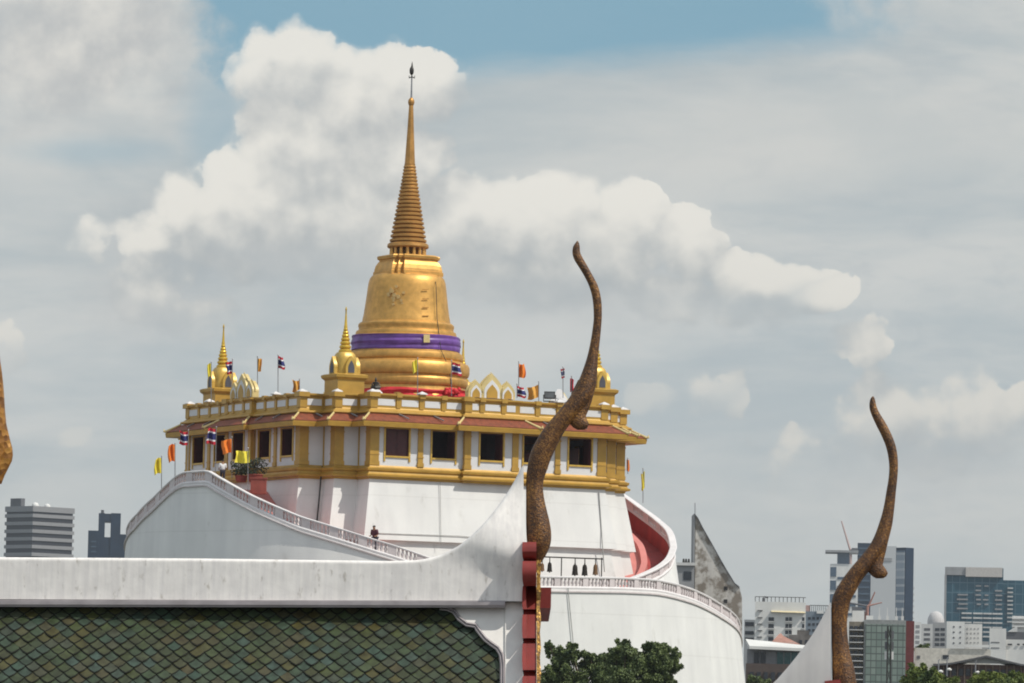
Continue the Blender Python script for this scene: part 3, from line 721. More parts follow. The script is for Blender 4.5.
# moulding under the ridge: dark groove + rounded roll
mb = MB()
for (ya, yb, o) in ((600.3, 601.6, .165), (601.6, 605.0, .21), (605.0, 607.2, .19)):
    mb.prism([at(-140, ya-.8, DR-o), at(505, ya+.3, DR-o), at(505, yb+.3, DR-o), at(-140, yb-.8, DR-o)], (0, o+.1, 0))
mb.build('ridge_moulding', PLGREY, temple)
# white verge panel with stepped ogee edge
def sp(px, py, o=.0): return hit(px, py, TP+TN*o, TN)
edge = [(440, 606), (448, 607), (455, 610), (460.4, 617.6), (467, 622.7), (476, 624.2), (478.5, 628), (481, 631.5), (486, 637.7), (492, 642.5), (498.6, 647), (502.7, 654), (504, 664), (504, 683), (504, 720), (504, 790)]
mb = MB(); mb.prism([sp(x, y, .05) for x, y in edge]+[sp(509, 790, .05), sp(509, 602, .05), sp(440, 602, .05)], TN*-.06); mb.build('verge_panel', PLAST2, temple)
eo = edge; inn = []
for i, (x, y) in enumerate(eo):
    a = eo[max(0, i-1)]; b_ = eo[min(len(eo)-1, i+1)]; dx, dy = b_[0]-a[0], b_[1]-a[1]; l_ = math.hypot(dx, dy)
    inn.append((dx/l_, dy/l_))
def roll_mould(w0, w1, h):
    rr = []
    for (x, y), (dx, dy) in zip(eo, inn):
        nx_, ny_ = -dy, dx
        if y > 655 or True:
            pass
        rr.append([sp(x+nx_*w0, y+ny_*w0, .0), sp(x+nx_*w0, y+ny_*w0, h*.8), sp(x+nx_*(w0+w1)/2, y+ny_*(w0+w1)/2, h), sp(x+nx_*w1, y+ny_*w1, h*.8), sp(x+nx_*w1, y+ny_*w1, .0)])
    m_ = MB(); m_.rings(rr); return m_
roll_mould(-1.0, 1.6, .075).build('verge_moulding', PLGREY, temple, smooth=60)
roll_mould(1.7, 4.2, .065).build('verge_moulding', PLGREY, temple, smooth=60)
# flat grey strip beside the bargeboard
mb = MB(); mb.prism([sp(505.2, 602, .07), sp(523, 601.5, .07), sp(523, 800, .07), sp(505.2, 800, .07)], TN*-.1); mb.build('verge_strip', PLAST2, temple)
# bargeboard: red stepped lobes with gaps that let slots of light through
seg = [(542, 561), (561, 586), (586, 614.5), (614.5, 643.5), (643.5, 676), (676, 705), (705, 735), (735, 765)]
for k, (y0, y1) in enumerate(seg):
    base = max(y0, 0)
    m_ = MB(); rr = []
    for t in [0, .05, .15, .3, .5, .7, .815, .825, 1]:
        y = y0+(y1-y0)*t; bulge = math.sin(PI*min(1, t*.9+.12))**.6
        xl = 523.6-1.5*bulge; xr = 536.4
        h = .225 if t < .82 else .03; hm_ = .115 if t < .82 else .03
        if k <= 1: h = .14
        if k > 1: pL0, pR0 = sp(xl, y, .0), sp(xr, y, .0)
        else:
            d_ = DR-.25-(k*.05); pL0, pR0, pR1, pL1 = at(xl, y, DR+.1), at(xr, y, DR+.1), at(xr, y, d_-.1*bulge), at(xl, y, d_-.1*bulge)
        if k > 1: rr.append([pL0, pR0, sp(xr, y, hm_), sp(xl+4.6, y, hm_), sp(xl+3.6, y, h), sp(xl, y, h)])
        else: rr.append([pL0, pR0, pR1, pL1])
    m_.rings(rr)
    m_.build('bargeboard_lobe', REDL, temple, smooth=30)
mb = MB(); mb.prism([sp(523.5, 590, .06), sp(536, 590, .06), sp(536, 800, .06), sp(523.5, 800, .06)], TN*-.12); mb.build('bargeboard', REDL, temple)
mb = MB(); rr = []
for i in range(28):
    y = 560+i*8; w = 2.1+.6*math.sin(i*1.9)
    if y < 600: q = [at(536.6, y, DR+.05), at(538.6+w*.8, y, DR+.05), at(538.6+w, y, DR-.2), at(536.6, y, DR-.24)]
    else: q = [sp(536.6, y, -.05), sp(538.4+w, y, -.05), sp(538.4+w, y, .10), sp(536.6, y, .13)]
    rr.append(q)
mb.rings(rr); mb.build('gilded_edge', GSTRIP, temple)
mb = MB(); b0 = at(530, 587.5, DR+.5); b1 = at(551.3, 587.5, DR+.5); hgt = b0.z-at(530, 608, DR+.5).z
yb_ = DR+.5
mb.rings([[Vector((x, yb_, z0_+0)), Vector((x, yb_, z0_-hgt)), Vector((x-(.012), yb_+.45, z0_-hgt-.10)), Vector((x-.012, yb_+.75, z0_-hgt-.10)), Vector((x, yb_+.75, z0_))] for x, z0_ in ((b0.x, b0.z), (b1.x, b1.z))])
mb.build('purlin_end', REDL, temple)

def chofa(parent, rows, D, mt, beak, dk=.42, mx=11.):
    s = D/F; mb = MB(); rr = []
    # densify rows with Catmull-Rom
    def cr_(p0, p1, p2, p3, t): return .5*((2*p1)+(-p0+p2)*t+(2*p0-5*p1+4*p2-p3)*t*t+(-p0+3*p1-3*p2+p3)*t**3)
    dense = []
    for i in range(len(rows)-1):
        q = [rows[max(0, i-1)], rows[i], rows[i+1], rows[min(len(rows)-1, i+2)]]
        for k in range(4):
            t = k/4; dense.append(tuple(cr_(q[0][c], q[1][c], q[2][c], q[3][c], t) for c in range(3)))
    dense.append(rows[-1])
    for y, l, r in dense:
        c = (l+r)/2; w = max(.25, (r-l)/2); dp = min(w*dk*2, mx)*s; p = at(c, y, D)
        rr.append([p+cr*(w*s*math.cos(2*PI*j/20))+Vector((0, 1, 0))*(dp*math.sin(2*PI*j/20)) for j in range(20)])
    mb.rings(rr)
    rr = []
    for y, l, r in beak:
        c = (l+r)/2; w = max(.25, (r-l)/2); p = at(c, y, D)
        rr.append([p+cr*(w*s*math.cos(2*PI*j/16))+Vector((0, 1, 0))*(min(w, 8)*s*.55*math.sin(2*PI*j/16)) for j in range(16)])
    mb.rings(rr)
    return mb.build('ridge_finial', mt, parent, smooth=60)
rows1 = [(241, 577, 578), (243.5, 575, 579.2), (247, 573, 579.8), (253, 572.4, 580.4), (260, 574.4, 584), (268, 579.4, 588.6), (276, 584.2, 593), (285, 588.6, 597.6), (294, 591.5, 600.2), (303, 593, 601.6), (313, 593.6, 601.9), (322, 593.4, 601.6), (340, 590.8, 600), (358, 586.8, 598), (376, 580.5, 597.2), (388, 575, 595.4), (400, 567.5, 590.5), (413, 556.8, 580), (422, 549, 572), (431, 542, 565), (441, 536, 559.5), (450, 531.6, 555), (459, 528.8, 551), (468, 527.3, 547.8), (476, 526.4, 545), (485, 526, 543), (497, 526, 544), (510, 526, 546.8), (520, 526, 549.3), (530, 526.2, 551), (538, 526.6, 551.3), (545, 527.4, 550.3), (552, 529, 547.6), (560, 530.8, 543), (566, 532.4, 538.5), (570, 533.8, 535.5)]
beak1 = [(380, 578, 595.5), (392, 572, 594.2), (402, 568, 591.6), (410, 565.5, 588.6), (416, 566, 586.0), (420, 567.2, 587), (424, 569.8, 589.2), (427.8, 573.5, 587.2), (429.8, 577.5, 584)]
tag(chofa(temple, rows1, DR-.02, MOSA, beak1), 'tall curved bird head ridge finial in worn brown gold mosaic')

# second roof tier, mostly below the frame, with its own upswept end and finial
D2 = 42.0
tier = thing('lower_temple_roof', 'white upswept ridge end with curved brown finial at the lower right, in front of the city', 'temple roof', at(800, 760, D2))
top2 = [(560, 742), (640, 735), (700, 722), (740, 706), (773, 684), (790.6, 664), (806, 644), (814, 632.5), (821, 620), (826, 610.5), (830.2, 602)]
cols = [560+i*9 for i in range(20)]+[733+i*3.3 for i in range(30)]
cols = [c for c in cols if c <= 830.3]+[831]
fr_ = []
for x in cols:
    yt = lerp_pts(top2, x)
    if 600 < x < 828: yt = (lerp_pts(top2, x-4)+lerp_pts(top2, x+4)+yt)/3
    f_, b_ = [], []
    for j in range(17):
        y = 765+(yt-765)*j/16; g = max(0, (x-740)/100)**1.4*.16*(1-.4*sst((690-y)/90)); hd = .15+g-.02*sst((j-14.8)/1.2)
        f_.append(at(x, y, D2-hd)); b_.append(at(x, y, D2+hd*.9))
    fr_.append(f_+b_[::-1])
mb = MB(); mb.rings(fr_); mb.build('ridge', mat('smooth_white_plaster', (.70, .67, .64), .8, var=.05, scale=3., streak=.10, bscale=7.), tier, smooth=50)
rows2 = [(396.3, 872.5, 873.5), (398.5, 870.6, 874.8), (402, 869.6, 875.6), (407, 869.4, 876.8), (413, 870.8, 879.6), (424, 875.6, 886.3), (436, 881.6, 892.2), (447, 886, 896), (458, 888.4, 897.7), (469, 889.2, 898), (480, 888.3, 897.2), (491, 886.4, 896), (502, 884.6, 895), (513, 882.2, 893.8), (524, 878.8, 892.4), (535, 874.8, 889.8), (546, 869, 886.5), (558, 859.4, 879), (569, 850, 871), (580, 841.8, 862), (591, 835.2, 856), (598, 832.4, 852), (606, 831.5, 849.4), (624, 831.6, 847), (646, 831.8, 848.8), (658, 832, 851.5), (669, 832, 854.3), (683, 832.3, 856.5), (698, 832.8, 857), (712, 835, 853), (722, 838, 846)]
beak2 = [(528, 879, 890), (534, 877, 889.8), (543, 872, 887.8), (552, 867, 885.8), (559, 865, 884), (565, 865.4, 882.8), (569, 867, 886), (573, 869.2, 888), (576.4, 872.5, 886.4), (578.4, 876, 883)]
chofa(tier, rows2, D2-.02, MOSA, beak2)
mb = MB(); mb.prism([at(825, 681, D2-.32), at(840, 679.5, D2-.32), at(845, 700, D2-.34), at(845, 770, D2-.4), at(827, 770, D2-.4)], (0, .6, 0)); mb.build('bargeboard', REDL, tier)
gr = at(831, 765, D2); gl = at(560, 765, D2)
mb = MB(); mb.prism([Vector((gl.x, D2-.14, gl.z+.1)), Vector((gl.x, D2+.14, gl.z+.1)), Vector((gl.x, D2+2, gl.z-2.3)), Vector((gl.x, D2-2, gl.z-2.3))], (gr.x-gl.x, 0, 0)); mb.build('roof_tiles', TILE, tier)
mb = MB(); mb.box(gl.x+.1, gr.x-.2, D2-1.8, D2+1.8, 0, gl.z-2.25); mb.build('wall', PLAST2, tier)

# third finial at the left edge on a nearer roof
D3 = 31.0
tier3 = thing('near_temple_roof', 'orange gold finial with rounded bulge cut off by the left edge of the picture', 'temple roof', at(-30, 700, D3))
rows3 = [(205, -46, -45), (215, -50, -42), (235, -44, -30), (260, -32, -18), (290, -24, -8), (320, -20, -4.5), (345, -18.5, -1.8), (360, -18.5, .2), (377, -19, 2.6), (395, -20, 4.2), (411, -22, 5.2), (430, -26, 7), (445, -31, 7.5), (460, -38, 5.5), (475, -46, .5), (490, -56, -12), (510, -66, -26), (530, -74, -38), (560, -80, -52), (600, -82, -58), (650, -82, -50), (680, -80, -50), (700, -74, -58)]
beak3 = [(418, -14, 5), (430, -14, 7.8), (440, -13, 10.2), (448, -12, 12.4), (455, -12, 13), (461, -11, 12), (468, -12, 8.5), (476, -14, 4.5), (484, -17, 1.5)]
chofa(tier3, rows3, D3, MOSB, beak3)
mb = MB(); mb.rings([[at(x, y, D3-.15), at(x, 760, D3-.15), at(x, 760, D3+.15), at(x, y, D3+.15)] for x, y in ((-83, 560), (-95, 600), (-120, 640), (-160, 670), (-260, 690))]); mb.build('ridge', PLAST2, tier3)
q0 = at(-83, 758, D3); q1 = at(-260, 758, D3)
mb = MB(); mb.box(q1.x, q0.x, D3-1.2, D3+1.2, 0, q0.z); mb.build('wall', PLAST2, tier3)

# ================================================================== FLAGS
def flag(kind, label, px, yb, yt, x0, x1, y0, y1, D, lean=0., droop=.0, group='flags on poles round the pavilion', swirl=1.):
    base = at(px, yb, D); top = at(px+lean, yt, D)
    t = thing('flag', label, 'flag', base, group)
    m = MB(); m.tube([base, top], .028, 6); m.sphere(top, .05, 4); m.build('pole', STEEL, t)
    nx_, nz_ = 12, 10; vs = []; fs = []; mi = []
    ph = random.uniform(0, 6)
    side = 1 if abs(x0-px) < abs(x1-px) else -1
    for j in range(nz_+1):
        for i in range(nx_+1):
            u = i/nx_; v = j/nz_
            x = (x0+(x1-x0)*u) if side > 0 else (x1-(x1-x0)*u)
            y = y0+(y1-y0)*v
            x += lean*(1-v)*.2
            y += droop*u*(y1-y0)*.35+.10*(y1-y0)*math.sin(u*5+ph)*u
            p = at(x+swirl*.9*math.sin(v*4+ph)*u, y, D); p.y += .16*math.sin(u*9+ph+v*1.6)*min(1, u*3)*swirl
            vs.append(p)
    w = nx_+1
    for j in range(nz_):
        for i in range(nx_):
            fs.append((j*w+i, j*w+i+1, (j+1)*w+i+1, (j+1)*w+i)); q = (j+.5)/nz_
            mi.append(0 if kind != 'T' else (0 if q < .17 or q > .83 else 1 if q < .34 or q > .66 else 2))
    m = MB(); m.v = [tuple(p) for p in vs]; m.f = fs; m.mi = mi
    ms = {'T': [CLOTH_R, CLOTH_W, CLOTH_B], 'Y': [CLOTH_Y], 'O': [CLOTH_O], 'P': [CLOTH_P], 'R': [CLOTH_R]}[kind]
    m.build('cloth', ms, t, smooth=True, fix=False)
    return t
flag('Y', 'small yellow flag lowest and leftmost on the stair wall at the left', 161.5, 492, 456, 155, 161.5, 457.5, 473, 349, droop=.3)
flag('O', 'orange flag left of the eaves, right beside the lowest yellow one', 175, 482, 443.5, 168.5, 175, 444.5, 461.5, 346)
flag('T', 'striped red white and navy flag below the left tip of the eaves', 187.5, 472, 430, 179.5, 188.5, 431.5, 445, 342, lean=1.)
flag('T', 'striped red white and navy flag above the peak of the stair wall', 215.5, 474, 427, 207.3, 216, 428.8, 444.5, 340, lean=.8)
flag('O', 'orange flag in front of the left windows, next to a larger yellow flag', 232, 478, 437, 222, 232, 439, 452.5, 337, droop=.2)
flag('Y', 'big yellow flag hanging before the left windows above the potted plants', 248, 492, 448, 235.5, 249.8, 450.5, 462.5, 334.5, droop=.3)
flag('Y', 'slim yellow flag hanging before the left corner turret', 211.2, 404, 362, 207.5, 211, 363.5, 376.5, 348, swirl=.4)
flag('T', 'striped flag just right of the left corner turret', 231.5, 400, 359, 226, 231.8, 361.5, 374, 345.5, lean=1)
flag('P', 'slim pale orange flag above the left side parapet, right of the arches', 257.5, 398, 356.5, 257.5, 261.5, 358, 371, 343, droop=.4, swirl=.5)
flag('T', 'twisted striped flag on the tall pole above the left side parapet', 278, 397, 355, 278.3, 284, 356, 368, 341, swirl=1.2, droop=.3)
flag('P', 'orange flag low on the parapet, left of the near corner turret', 299.5, 396, 379, 292.5, 299.6, 380.5, 393, 338)
flag('O', 'orange flag high on its pole right of the three arches', 518.7, 396, 361.5, 518.7, 525, 364, 377.5, 341)
flag('T', 'crumpled striped flag hanging low right of the three arches', 517, 398, 384, 517.3, 525, 386, 396.5, 340.5, swirl=1.5, droop=.4)
flag('P', 'amber flag blown into a slanting triangle on the right parapet', 538.7, 402, 381.5, 527.5, 538.6, 384.5, 397, 342, droop=.9)
flag('T', 'furled striped flag on the thin pole left of the big brown finial', 563, 398, 367, 561, 564.6, 368.5, 378, 343, swirl=.5)
flag('R', 'small red flag half hidden beside the big brown finial', 571.5, 400, 376, 570, 574, 378.5, 392, 344, swirl=.6)
flag('Y', 'slim yellow flag on a pole behind the right stair rail', 643, 503, 468.5, 641.3, 644.6, 471, 488, 353, swirl=.4, droop=.5)
flag('O', 'small orange flag at the far right end wall of the pavilion', 627.8, 474, 458, 626.6, 629.4, 459.5, 471, 346, swirl=.3)
flag('Y', 'yellow pennant hanging against the golden stupa drum', 417.6, 396, 358, 412.5, 417.4, 359.5, 371.5, 343.5, droop=.4, swirl=.5)
flag('T', 'striped flag flying in front of the right side of the stupa drum', 451.5, 396, 360.5, 452, 461, 362.5, 374.5, 343.5, droop=.2)

# ================================================================== SMALL THINGS ON THE PAVILION
def person(label, px, D, zfeet, h, shirt, trousers, face=0., lean=.1, group=None):
    """standing figure: continuous skinned body with clothes as slightly larger skins"""
    base = at(px, 500, D); base.z = zfeet
    t = thing('person', label, 'person', base, group)
    k = h/1.7; ca, sa = math.cos(face), math.sin(face)
    def P(x, y, z): x, y = x+lean*max(0, z-.9)*1.0, y; return (base.x+(x*ca-y*sa)*k, base.y+(x*sa+y*ca)*k, base.z+z*k)
    def skin(name, vs, es, rad, mt, parent, root=0, sub=2):
        me = bpy.data.meshes.new(name); bm = bmesh.new(); sl_ = bm.verts.layers.skin.verify()
        bv = [bm.verts.new(P(*v)) for v in vs]
        for b_, r_ in zip(bv, rad): b_[sl_].radius = (r_[0]*k, r_[1]*k) if hasattr(r_, '__len__') else (r_*k, r_*k)
        bv[root][sl_].use_root = True
        for a, b_ in es: bm.edges.new((bv[a], bv[b_]))
        bm.to_mesh(me); bm.free(); me.materials.append(mt)
        o = bpy.data.objects.new(name, me); COL.objects.link(o)
        o.parent = parent; off = Vector((0, 0, 0)); q = parent
        while q is not None: off += q.location; q = q.parent
        o.location = -off
        o.modifiers.new('skin', 'SKIN'); s_ = o.modifiers.new('sub', 'SUBSURF'); s_.levels = sub; s_.render_levels = sub
        return o
    SK = mat('skin_tone', (.32, .17, .10), .6)
    V = [(0, 0, .95), (0, 0, 1.12), (0, 0, 1.35), (0, 0, 1.47), (.01, 0, 1.56), (.03, 0, 1.68),
         (0, -.10, .90), (.02, -.10, .50), (0, -.10, .08), (.13, -.11, .03),
         (0, .10, .90), (.10, .10, .52), (.02, .10, .10), (.15, .11, .04),
         (0, -.20, 1.40), (.03, -.26, 1.12), (.24, -.20, 1.04), (.33, -.17, 1.05),
         (0, .20, 1.40), (.02, .27, 1.12), (.22, .22, 1.02), (.31, .20, 1.03)]
    E = [(0, 1), (1, 2), (2, 3), (3, 4), (4, 5), (0, 6), (6, 7), (7, 8), (8, 9), (0, 10), (10, 11), (11, 12), (12, 13), (2, 14), (14, 15), (15, 16), (16, 17), (2, 18), (18, 19), (19, 20), (20, 21)]
    rd = [.13, .12, .14, .055, .09, .085, .09, .06, .04, .04, .09, .06, .04, .04, .06, .042, .032, .038, .06, .042, .032, .038]
    body = skin('body', V, E, rd, SK, t)
    skin('shirt', [V[0], V[1], V[2], V[14], V[15], V[18], V[19]], [(0, 1), (1, 2), (2, 3), (3, 4), (2, 5), (5, 6)], [.17, .175, .20, .095, .075, .095, .075], shirt, body)
    skin('trousers', [V[0], V[6], V[7], V[8], V[10], V[11], V[12]], [(0, 1), (1, 2), (2, 3), (0, 4), (4, 5), (5, 6)], [.15, .105, .08, .06, .105, .08, .06], trousers, body)
    skin('hair', [(-.01, 0, 1.58), (.0, 0, 1.72)], [(0, 1)], [.112, .115], mat('black_hair', (.012, .01, .01), .5), body)
    return t
PURP = mat('plum_shirt', (.10, .025, .04), .8); NAVY = mat('dark_trousers', (.03, .03, .05), .8); WSH = mat('white_shirt', (.7, .7, .7), .8)
pt = PC(R(-5.5), 18.6, zl(R(-5.5))-1.15)
person('person in a dark plum top leaning forward while climbing the stairs behind the white rail', 376, pt.y, zat(376, 526.5, pt.y)-1.80, 1.86, PURP, NAVY, face=PI*1.28, lean=.16)
pt = PC(R(-41), 18.2, zl(R(-41))-1.15)
person('person in a white shirt standing behind the peak of the stair wall', 222, pt.y, zat(222, 460, pt.y)-1.66, 1.66, WSH, NAVY, face=PI*.6, lean=.05)

def plant(label, px, py_top, py_base, D, w, planter=True):
    base = at(px, py_base, D); top = at(px, py_top, D)
    t = thing('potted_plant', label, 'plant', base, 'potted plants beside the stairs')
    h = top.z-base.z
    m = MB(); m.revolve([(w*.28, base.z), (w*.36, base.z+h*.05), (w*.42, base.z+h*.28), (w*.46, base.z+h*.30), (w*.44, base.z+h*.33), (.05, base.z+h*.31)], (base.x, base.y), 16); m.build('pot', TERRA, t, smooth=35)
    m = MB()
    for i in range(9):
        a = random.uniform(0, 6.3); m.tube([base+Vector((0, 0, h*.3)), base+Vector((math.cos(a)*w*.4, math.sin(a)*w*.4, h*random.uniform(.7, .95)))], .02, 5)
    m.build('stem', BARK, t)
    m = MB()
    for i in range(420):
        a = random.uniform(0, 6.3); r_ = w*random.random()**.6*.75; z = h*random.uniform(.35, 1.0)
        p = base+Vector((math.cos(a)*r_, math.sin(a)*r_, z)); leaf(m, p, .10)
    m.build('foliage', mat('dark_potted_leaves', (.03, .045, .018), .6), t, fix=False)
def leaf(m, p, s):
    n_ = Vector((random.gauss(0, 1), random.gauss(0, 1), random.gauss(.6, 1))).normalized()
    a = n_.orthogonal().normalized(); a.rotate(Matrix.Rotation(random.uniform(0, 6.3), 3, n_)); b_ = n_.cross(a)
    L_ = s*random.uniform(.7, 1.3); w_ = L_*.5
    m.add([p-a*L_, p+b_*w_, p+a*L_, p-b_*w_], [(0, 1, 2, 3)])
plant('low leafy plant in a pot left of the bushier one by the stair landing', 241, 462, 482, 336.5, 1.0)
plant('bushy dark potted plant before the left windows under the yellow flag', 255, 458.5, 482, 335.5, 1.25)
bx = thing('planter_box', 'red brick coloured planter box on the landing beside the left stair', 'planter', at(262, 488, 335.0))
m = MB(); c0_ = at(251, 478, 335.0); c1_ = at(266, 494, 335.0); m.box(c0_.x, c1_.x, 334.6, 335.6, c1_.z, c0_.z-.06); m.box(c0_.x-.05, c1_.x+.05, 334.55, 335.65, c0_.z-.06, c0_.z+.03); m.build('planter', TERRA, bx)

# dark seated statue on its white pedestal
stt = thing('guardian_statue', 'small dark seated statue on a white cone pedestal at the foot of the stupa', 'statue', at(375.5, 395, 338.2))
p = at(375.5, 395, 338.2); m = MB(); m.revolve([(.62, p.z), (.55, p.z+.1), (.30, p.z+.35), (.22, p.z+.42)], (p.x, p.y), 16); m.build('pedestal', WHITE2, stt, smooth=35)
m = MB(); m.revolve([(.30, p.z+.41), (.33, p.z+.5), (.20, p.z+.58), (.15, p.z+.75), (.18, p.z+.88), (.06, p.z+.95), (.09, p.z+1.03), (.07, p.z+1.1), (.01, p.z+1.25)], (p.x, p.y), 14)
m.tube([p+Vector((-.3, -.1, .52)), p+Vector((0, -.3, .5)), p+Vector((.3, -.1, .52))], [.1, .11, .1], 8); m.tube([p+Vector((-.16, 0, .86)), p+Vector((-.27, -.1, .68)), p+Vector((-.1, -.25, .6))], [.06, .05, .04], 7); m.tube([p+Vector((.16, 0, .86)), p+Vector((.27, -.1, .68)), p+Vector((.1, -.25, .6))], [.06, .05, .04], 7)
m.build('figure', IRON, stt, smooth=40)
# floodlight and white gabled hood on the right parapet
fl_ = thing('floodlight', 'dark floodlight on the right parapet beside a white pointed hood', 'floodlight', at(549, 403, 341.5))
p = at(549.5, 402, 341.5); m = MB(); m.box(p.x-.38, p.x+.38, p.y-.25, p.y+.15, p.z+.22, p.z+.72); m.build('lamp_head', IRON, fl_)
m = MB(); m.tube([p+Vector((-.42, 0, .5)), p+Vector((-.42, 0, .05)), p+Vector((.42, 0, .05)), p+Vector((.42, 0, .5))], .04, 6); m.build('bracket', IRON, fl_)
m = MB(); m.box(p.x-.33, p.x+.33, p.y-.262, p.y-.252, p.z+.28, p.z+.66); m.build('lens', mat('floodlight_glass', (.15, .16, .17), .15), fl_)
hd_ = thing('white_hood', 'white pointed canopy standing on the terrace right of the floodlight', 'canopy', at(560, 402, 343.5))
m = MB(); a, b_, c_, d_ = at(550, 402, 343), at(557.5, 388.5, 343), at(561, 388.5, 343), at(569, 402, 343)
m.rings([[a, d_, d_+Vector((0, 1.6, 0)), a+Vector((0, 1.6, 0))], [b_+Vector((0, .7, 0)), c_+Vector((0, .7, 0)), c_+Vector((0, .9, 0)), b_+Vector((0, .9, 0))]]); m.build('cover', WHITE2, hd_)
for xx in (a, d_, a+Vector((0, 1.6, 0)), d_+Vector((0, 1.6, 0))):
    m = MB(); m.tube([xx, Vector((xx.x, xx.y, ZC+21.1))], .05, 6); m.build('leg', STEEL, hd_)

# bells on their frame
bf = thing('hanging_rack', 'long thin iron frame for bells on the terrace before the white wall', 'bell frame', at(570, 583, 335.5))
DB = 335.5
m = MB(); m.tube([at(528, 556.3, DB), at(603, 559.0, DB)], .045, 8); m.build('beam', IRON, bf)
zf_ = zt(R(35))-1.02+ZC
for x in (529, 561.6, 601.8):
    a = at(x, 557.6, DB); m = MB(); m.tube([a, Vector((a.x, a.y, zf_))], .04, 6); m.build('post', IRON, bf)
for x, y0, y1, w, mt, lb in ((537, 560.5, 571.5, 2.6, BROWNB, 'first bell from the left, brown, partly behind the finial'), (542.4, 561.5, 571, 2.3, BROWNB, 'small brown bell right of the finial'), (549.8, 560.2, 571.8, 2.6, BRONZE, 'small black bell hanging alone left of the middle post'),
                          (575.2, 562, 575.2, 3.1, BRONZE, 'large black bell nearest to the middle post on its right'), (584.9, 562, 575.5, 3.0, BRONZE, 'large black bell between another black one and a brown one'), (595.6, 562, 574.8, 2.7, BROWNB, 'large brown bell, last on the right of the frame')):
    top = at(x, 557.0+(x-528)*.036, DB); b0_ = at(x, y0, DB); b1_ = at(x, y1, DB); s = DB/F
    t = thing('bell', lb, 'bell', b1_, 'bells hanging on the iron frame')
    H = b0_.z-b1_.z; r_ = w*s
    m = MB(); m.revolve([(r_*1.08, b1_.z), (r_, b1_.z+H*.08), (r_*.85, b1_.z+H*.35), (r_*.80, b1_.z+H*.6), (r_*.6, b1_.z+H*.76), (r_*.25, b1_.z+H*.82), (r_*.22, b1_.z+H*.9), (r_*.1, b1_.z+H)], (top.x, top.y), 16); m.build('bell_body', mt, t, smooth=35)
    m = MB(); m.tube([Vector((top.x, top.y, b1_.z+H*.9)), top], .035, 6); m.build('hanger', IRON, t)
    m = MB(); m.tube([Vector((top.x, top.y, b1_.z+H*.3)), Vector((top.x, top.y, b1_.z-.06))], [.02, .05], 6); m.build('clapper', IRON, t)
# ================================================================== CITY
def cm(name, c, rough=.8, **k): return mat(name, c, rough, **k)
CW = cm('city_white', (.76, .75, .71), var=.08, scale=.15, streak=.10, bscale=.3)
CWd = cm('city_offwhite', (.64, .63, .60), var=.1, scale=.15, streak=.15, bscale=.3)
CG = cm('city_grey', (.34, .34, .34), var=.1, scale=.2, streak=.15, bscale=.3)
CDG = cm('city_dark_grey', (.13, .13, .14), var=.15, scale=.2)
WIN = cm('dark_window', (.035, .04, .05), .25)
WINB = cm('blue_window', (.06, .10, .15), .2)
CBR = cm('brown_wall', (.14, .085, .07), var=.2, scale=.4)
CREAMR = cm('cream_roof', (.68, .58, .36), .7)
NAVYG = cm('navy_cladding', (.010, .026, .055), .5, spec=.25, var=.15, scale=.1)
CRED = cm('dark_red_wall', (.16, .035, .035), .7)
class BF:
    """building frame: near corner under pixel xc at distance D, right face b px wide, left face a px wide"""
    def __init__(s, xc, D, psi=None, py=600):
        if psi is None: psi = -(xc-512)/F
        s.c = at(xc, py, D); s.D = D; s.psi = psi; s.s = D/F; s.cp, s.sp = math.cos(psi), math.sin(psi)
    def P(s, x, y, z): return Vector((s.c.x+x*s.cp-y*s.sp, s.c.y+x*s.sp+y*s.cp, z))
    def M(s): return lambda p: s.P(p[0], p[1], p[2])
def z_of(px, py, D): return at(px, py, D).z
def bbox(t, bf, x0, x1, y0, y1, z0, z1, mt, name='wall'):
    m = MB(); m.box(x0, x1, y0, y1, z0, z1, bf.M()); return m.build(name, mt, t)
def bld(name, label, px0, px1, ytop, D, mt, depth=20., group='buildings of the city skyline', psi=None, zb=0., cat='building'):
    bf = BF(px0, D, psi, ytop+12); t = thing(name, label, cat, bf.P(0, 0, 0), group)
    w = (px1-px0)*D/F; z1 = z_of((px0+px1)/2, ytop, D)
    b_ = bbox(t, bf, 0, w, 0, depth, zb, z1, mt)
    m = MB(); m.box(-.15, w+.15, -.15, depth+.15, z1-.9, z1+.02, bf.M()); 
    return t, bf, w, z1, b_
def winrow(t, bf, D, cols, rows, mt=WIN, px0=None, name='window', dz=-.06, parent=None, frame=None):
    for (x0, x1) in cols:
        for (y0, y1) in rows:
            a = (x0-px0)*D/F; b_ = (x1-px0)*D/F; z1 = z_of(x0, y0, D); z0 = z_of(x0, y1, D)
            m = MB(); m.box(a, b_, dz, .3, z0, z1, bf.M()); w_ = m.build(name, mt, parent or t)
            if frame:
                m = MB(); m.box(a-.1, b_+.1, dz-.25, .1, z0-.22, z0-.02, bf.M()); m.build('sill', frame, w_)

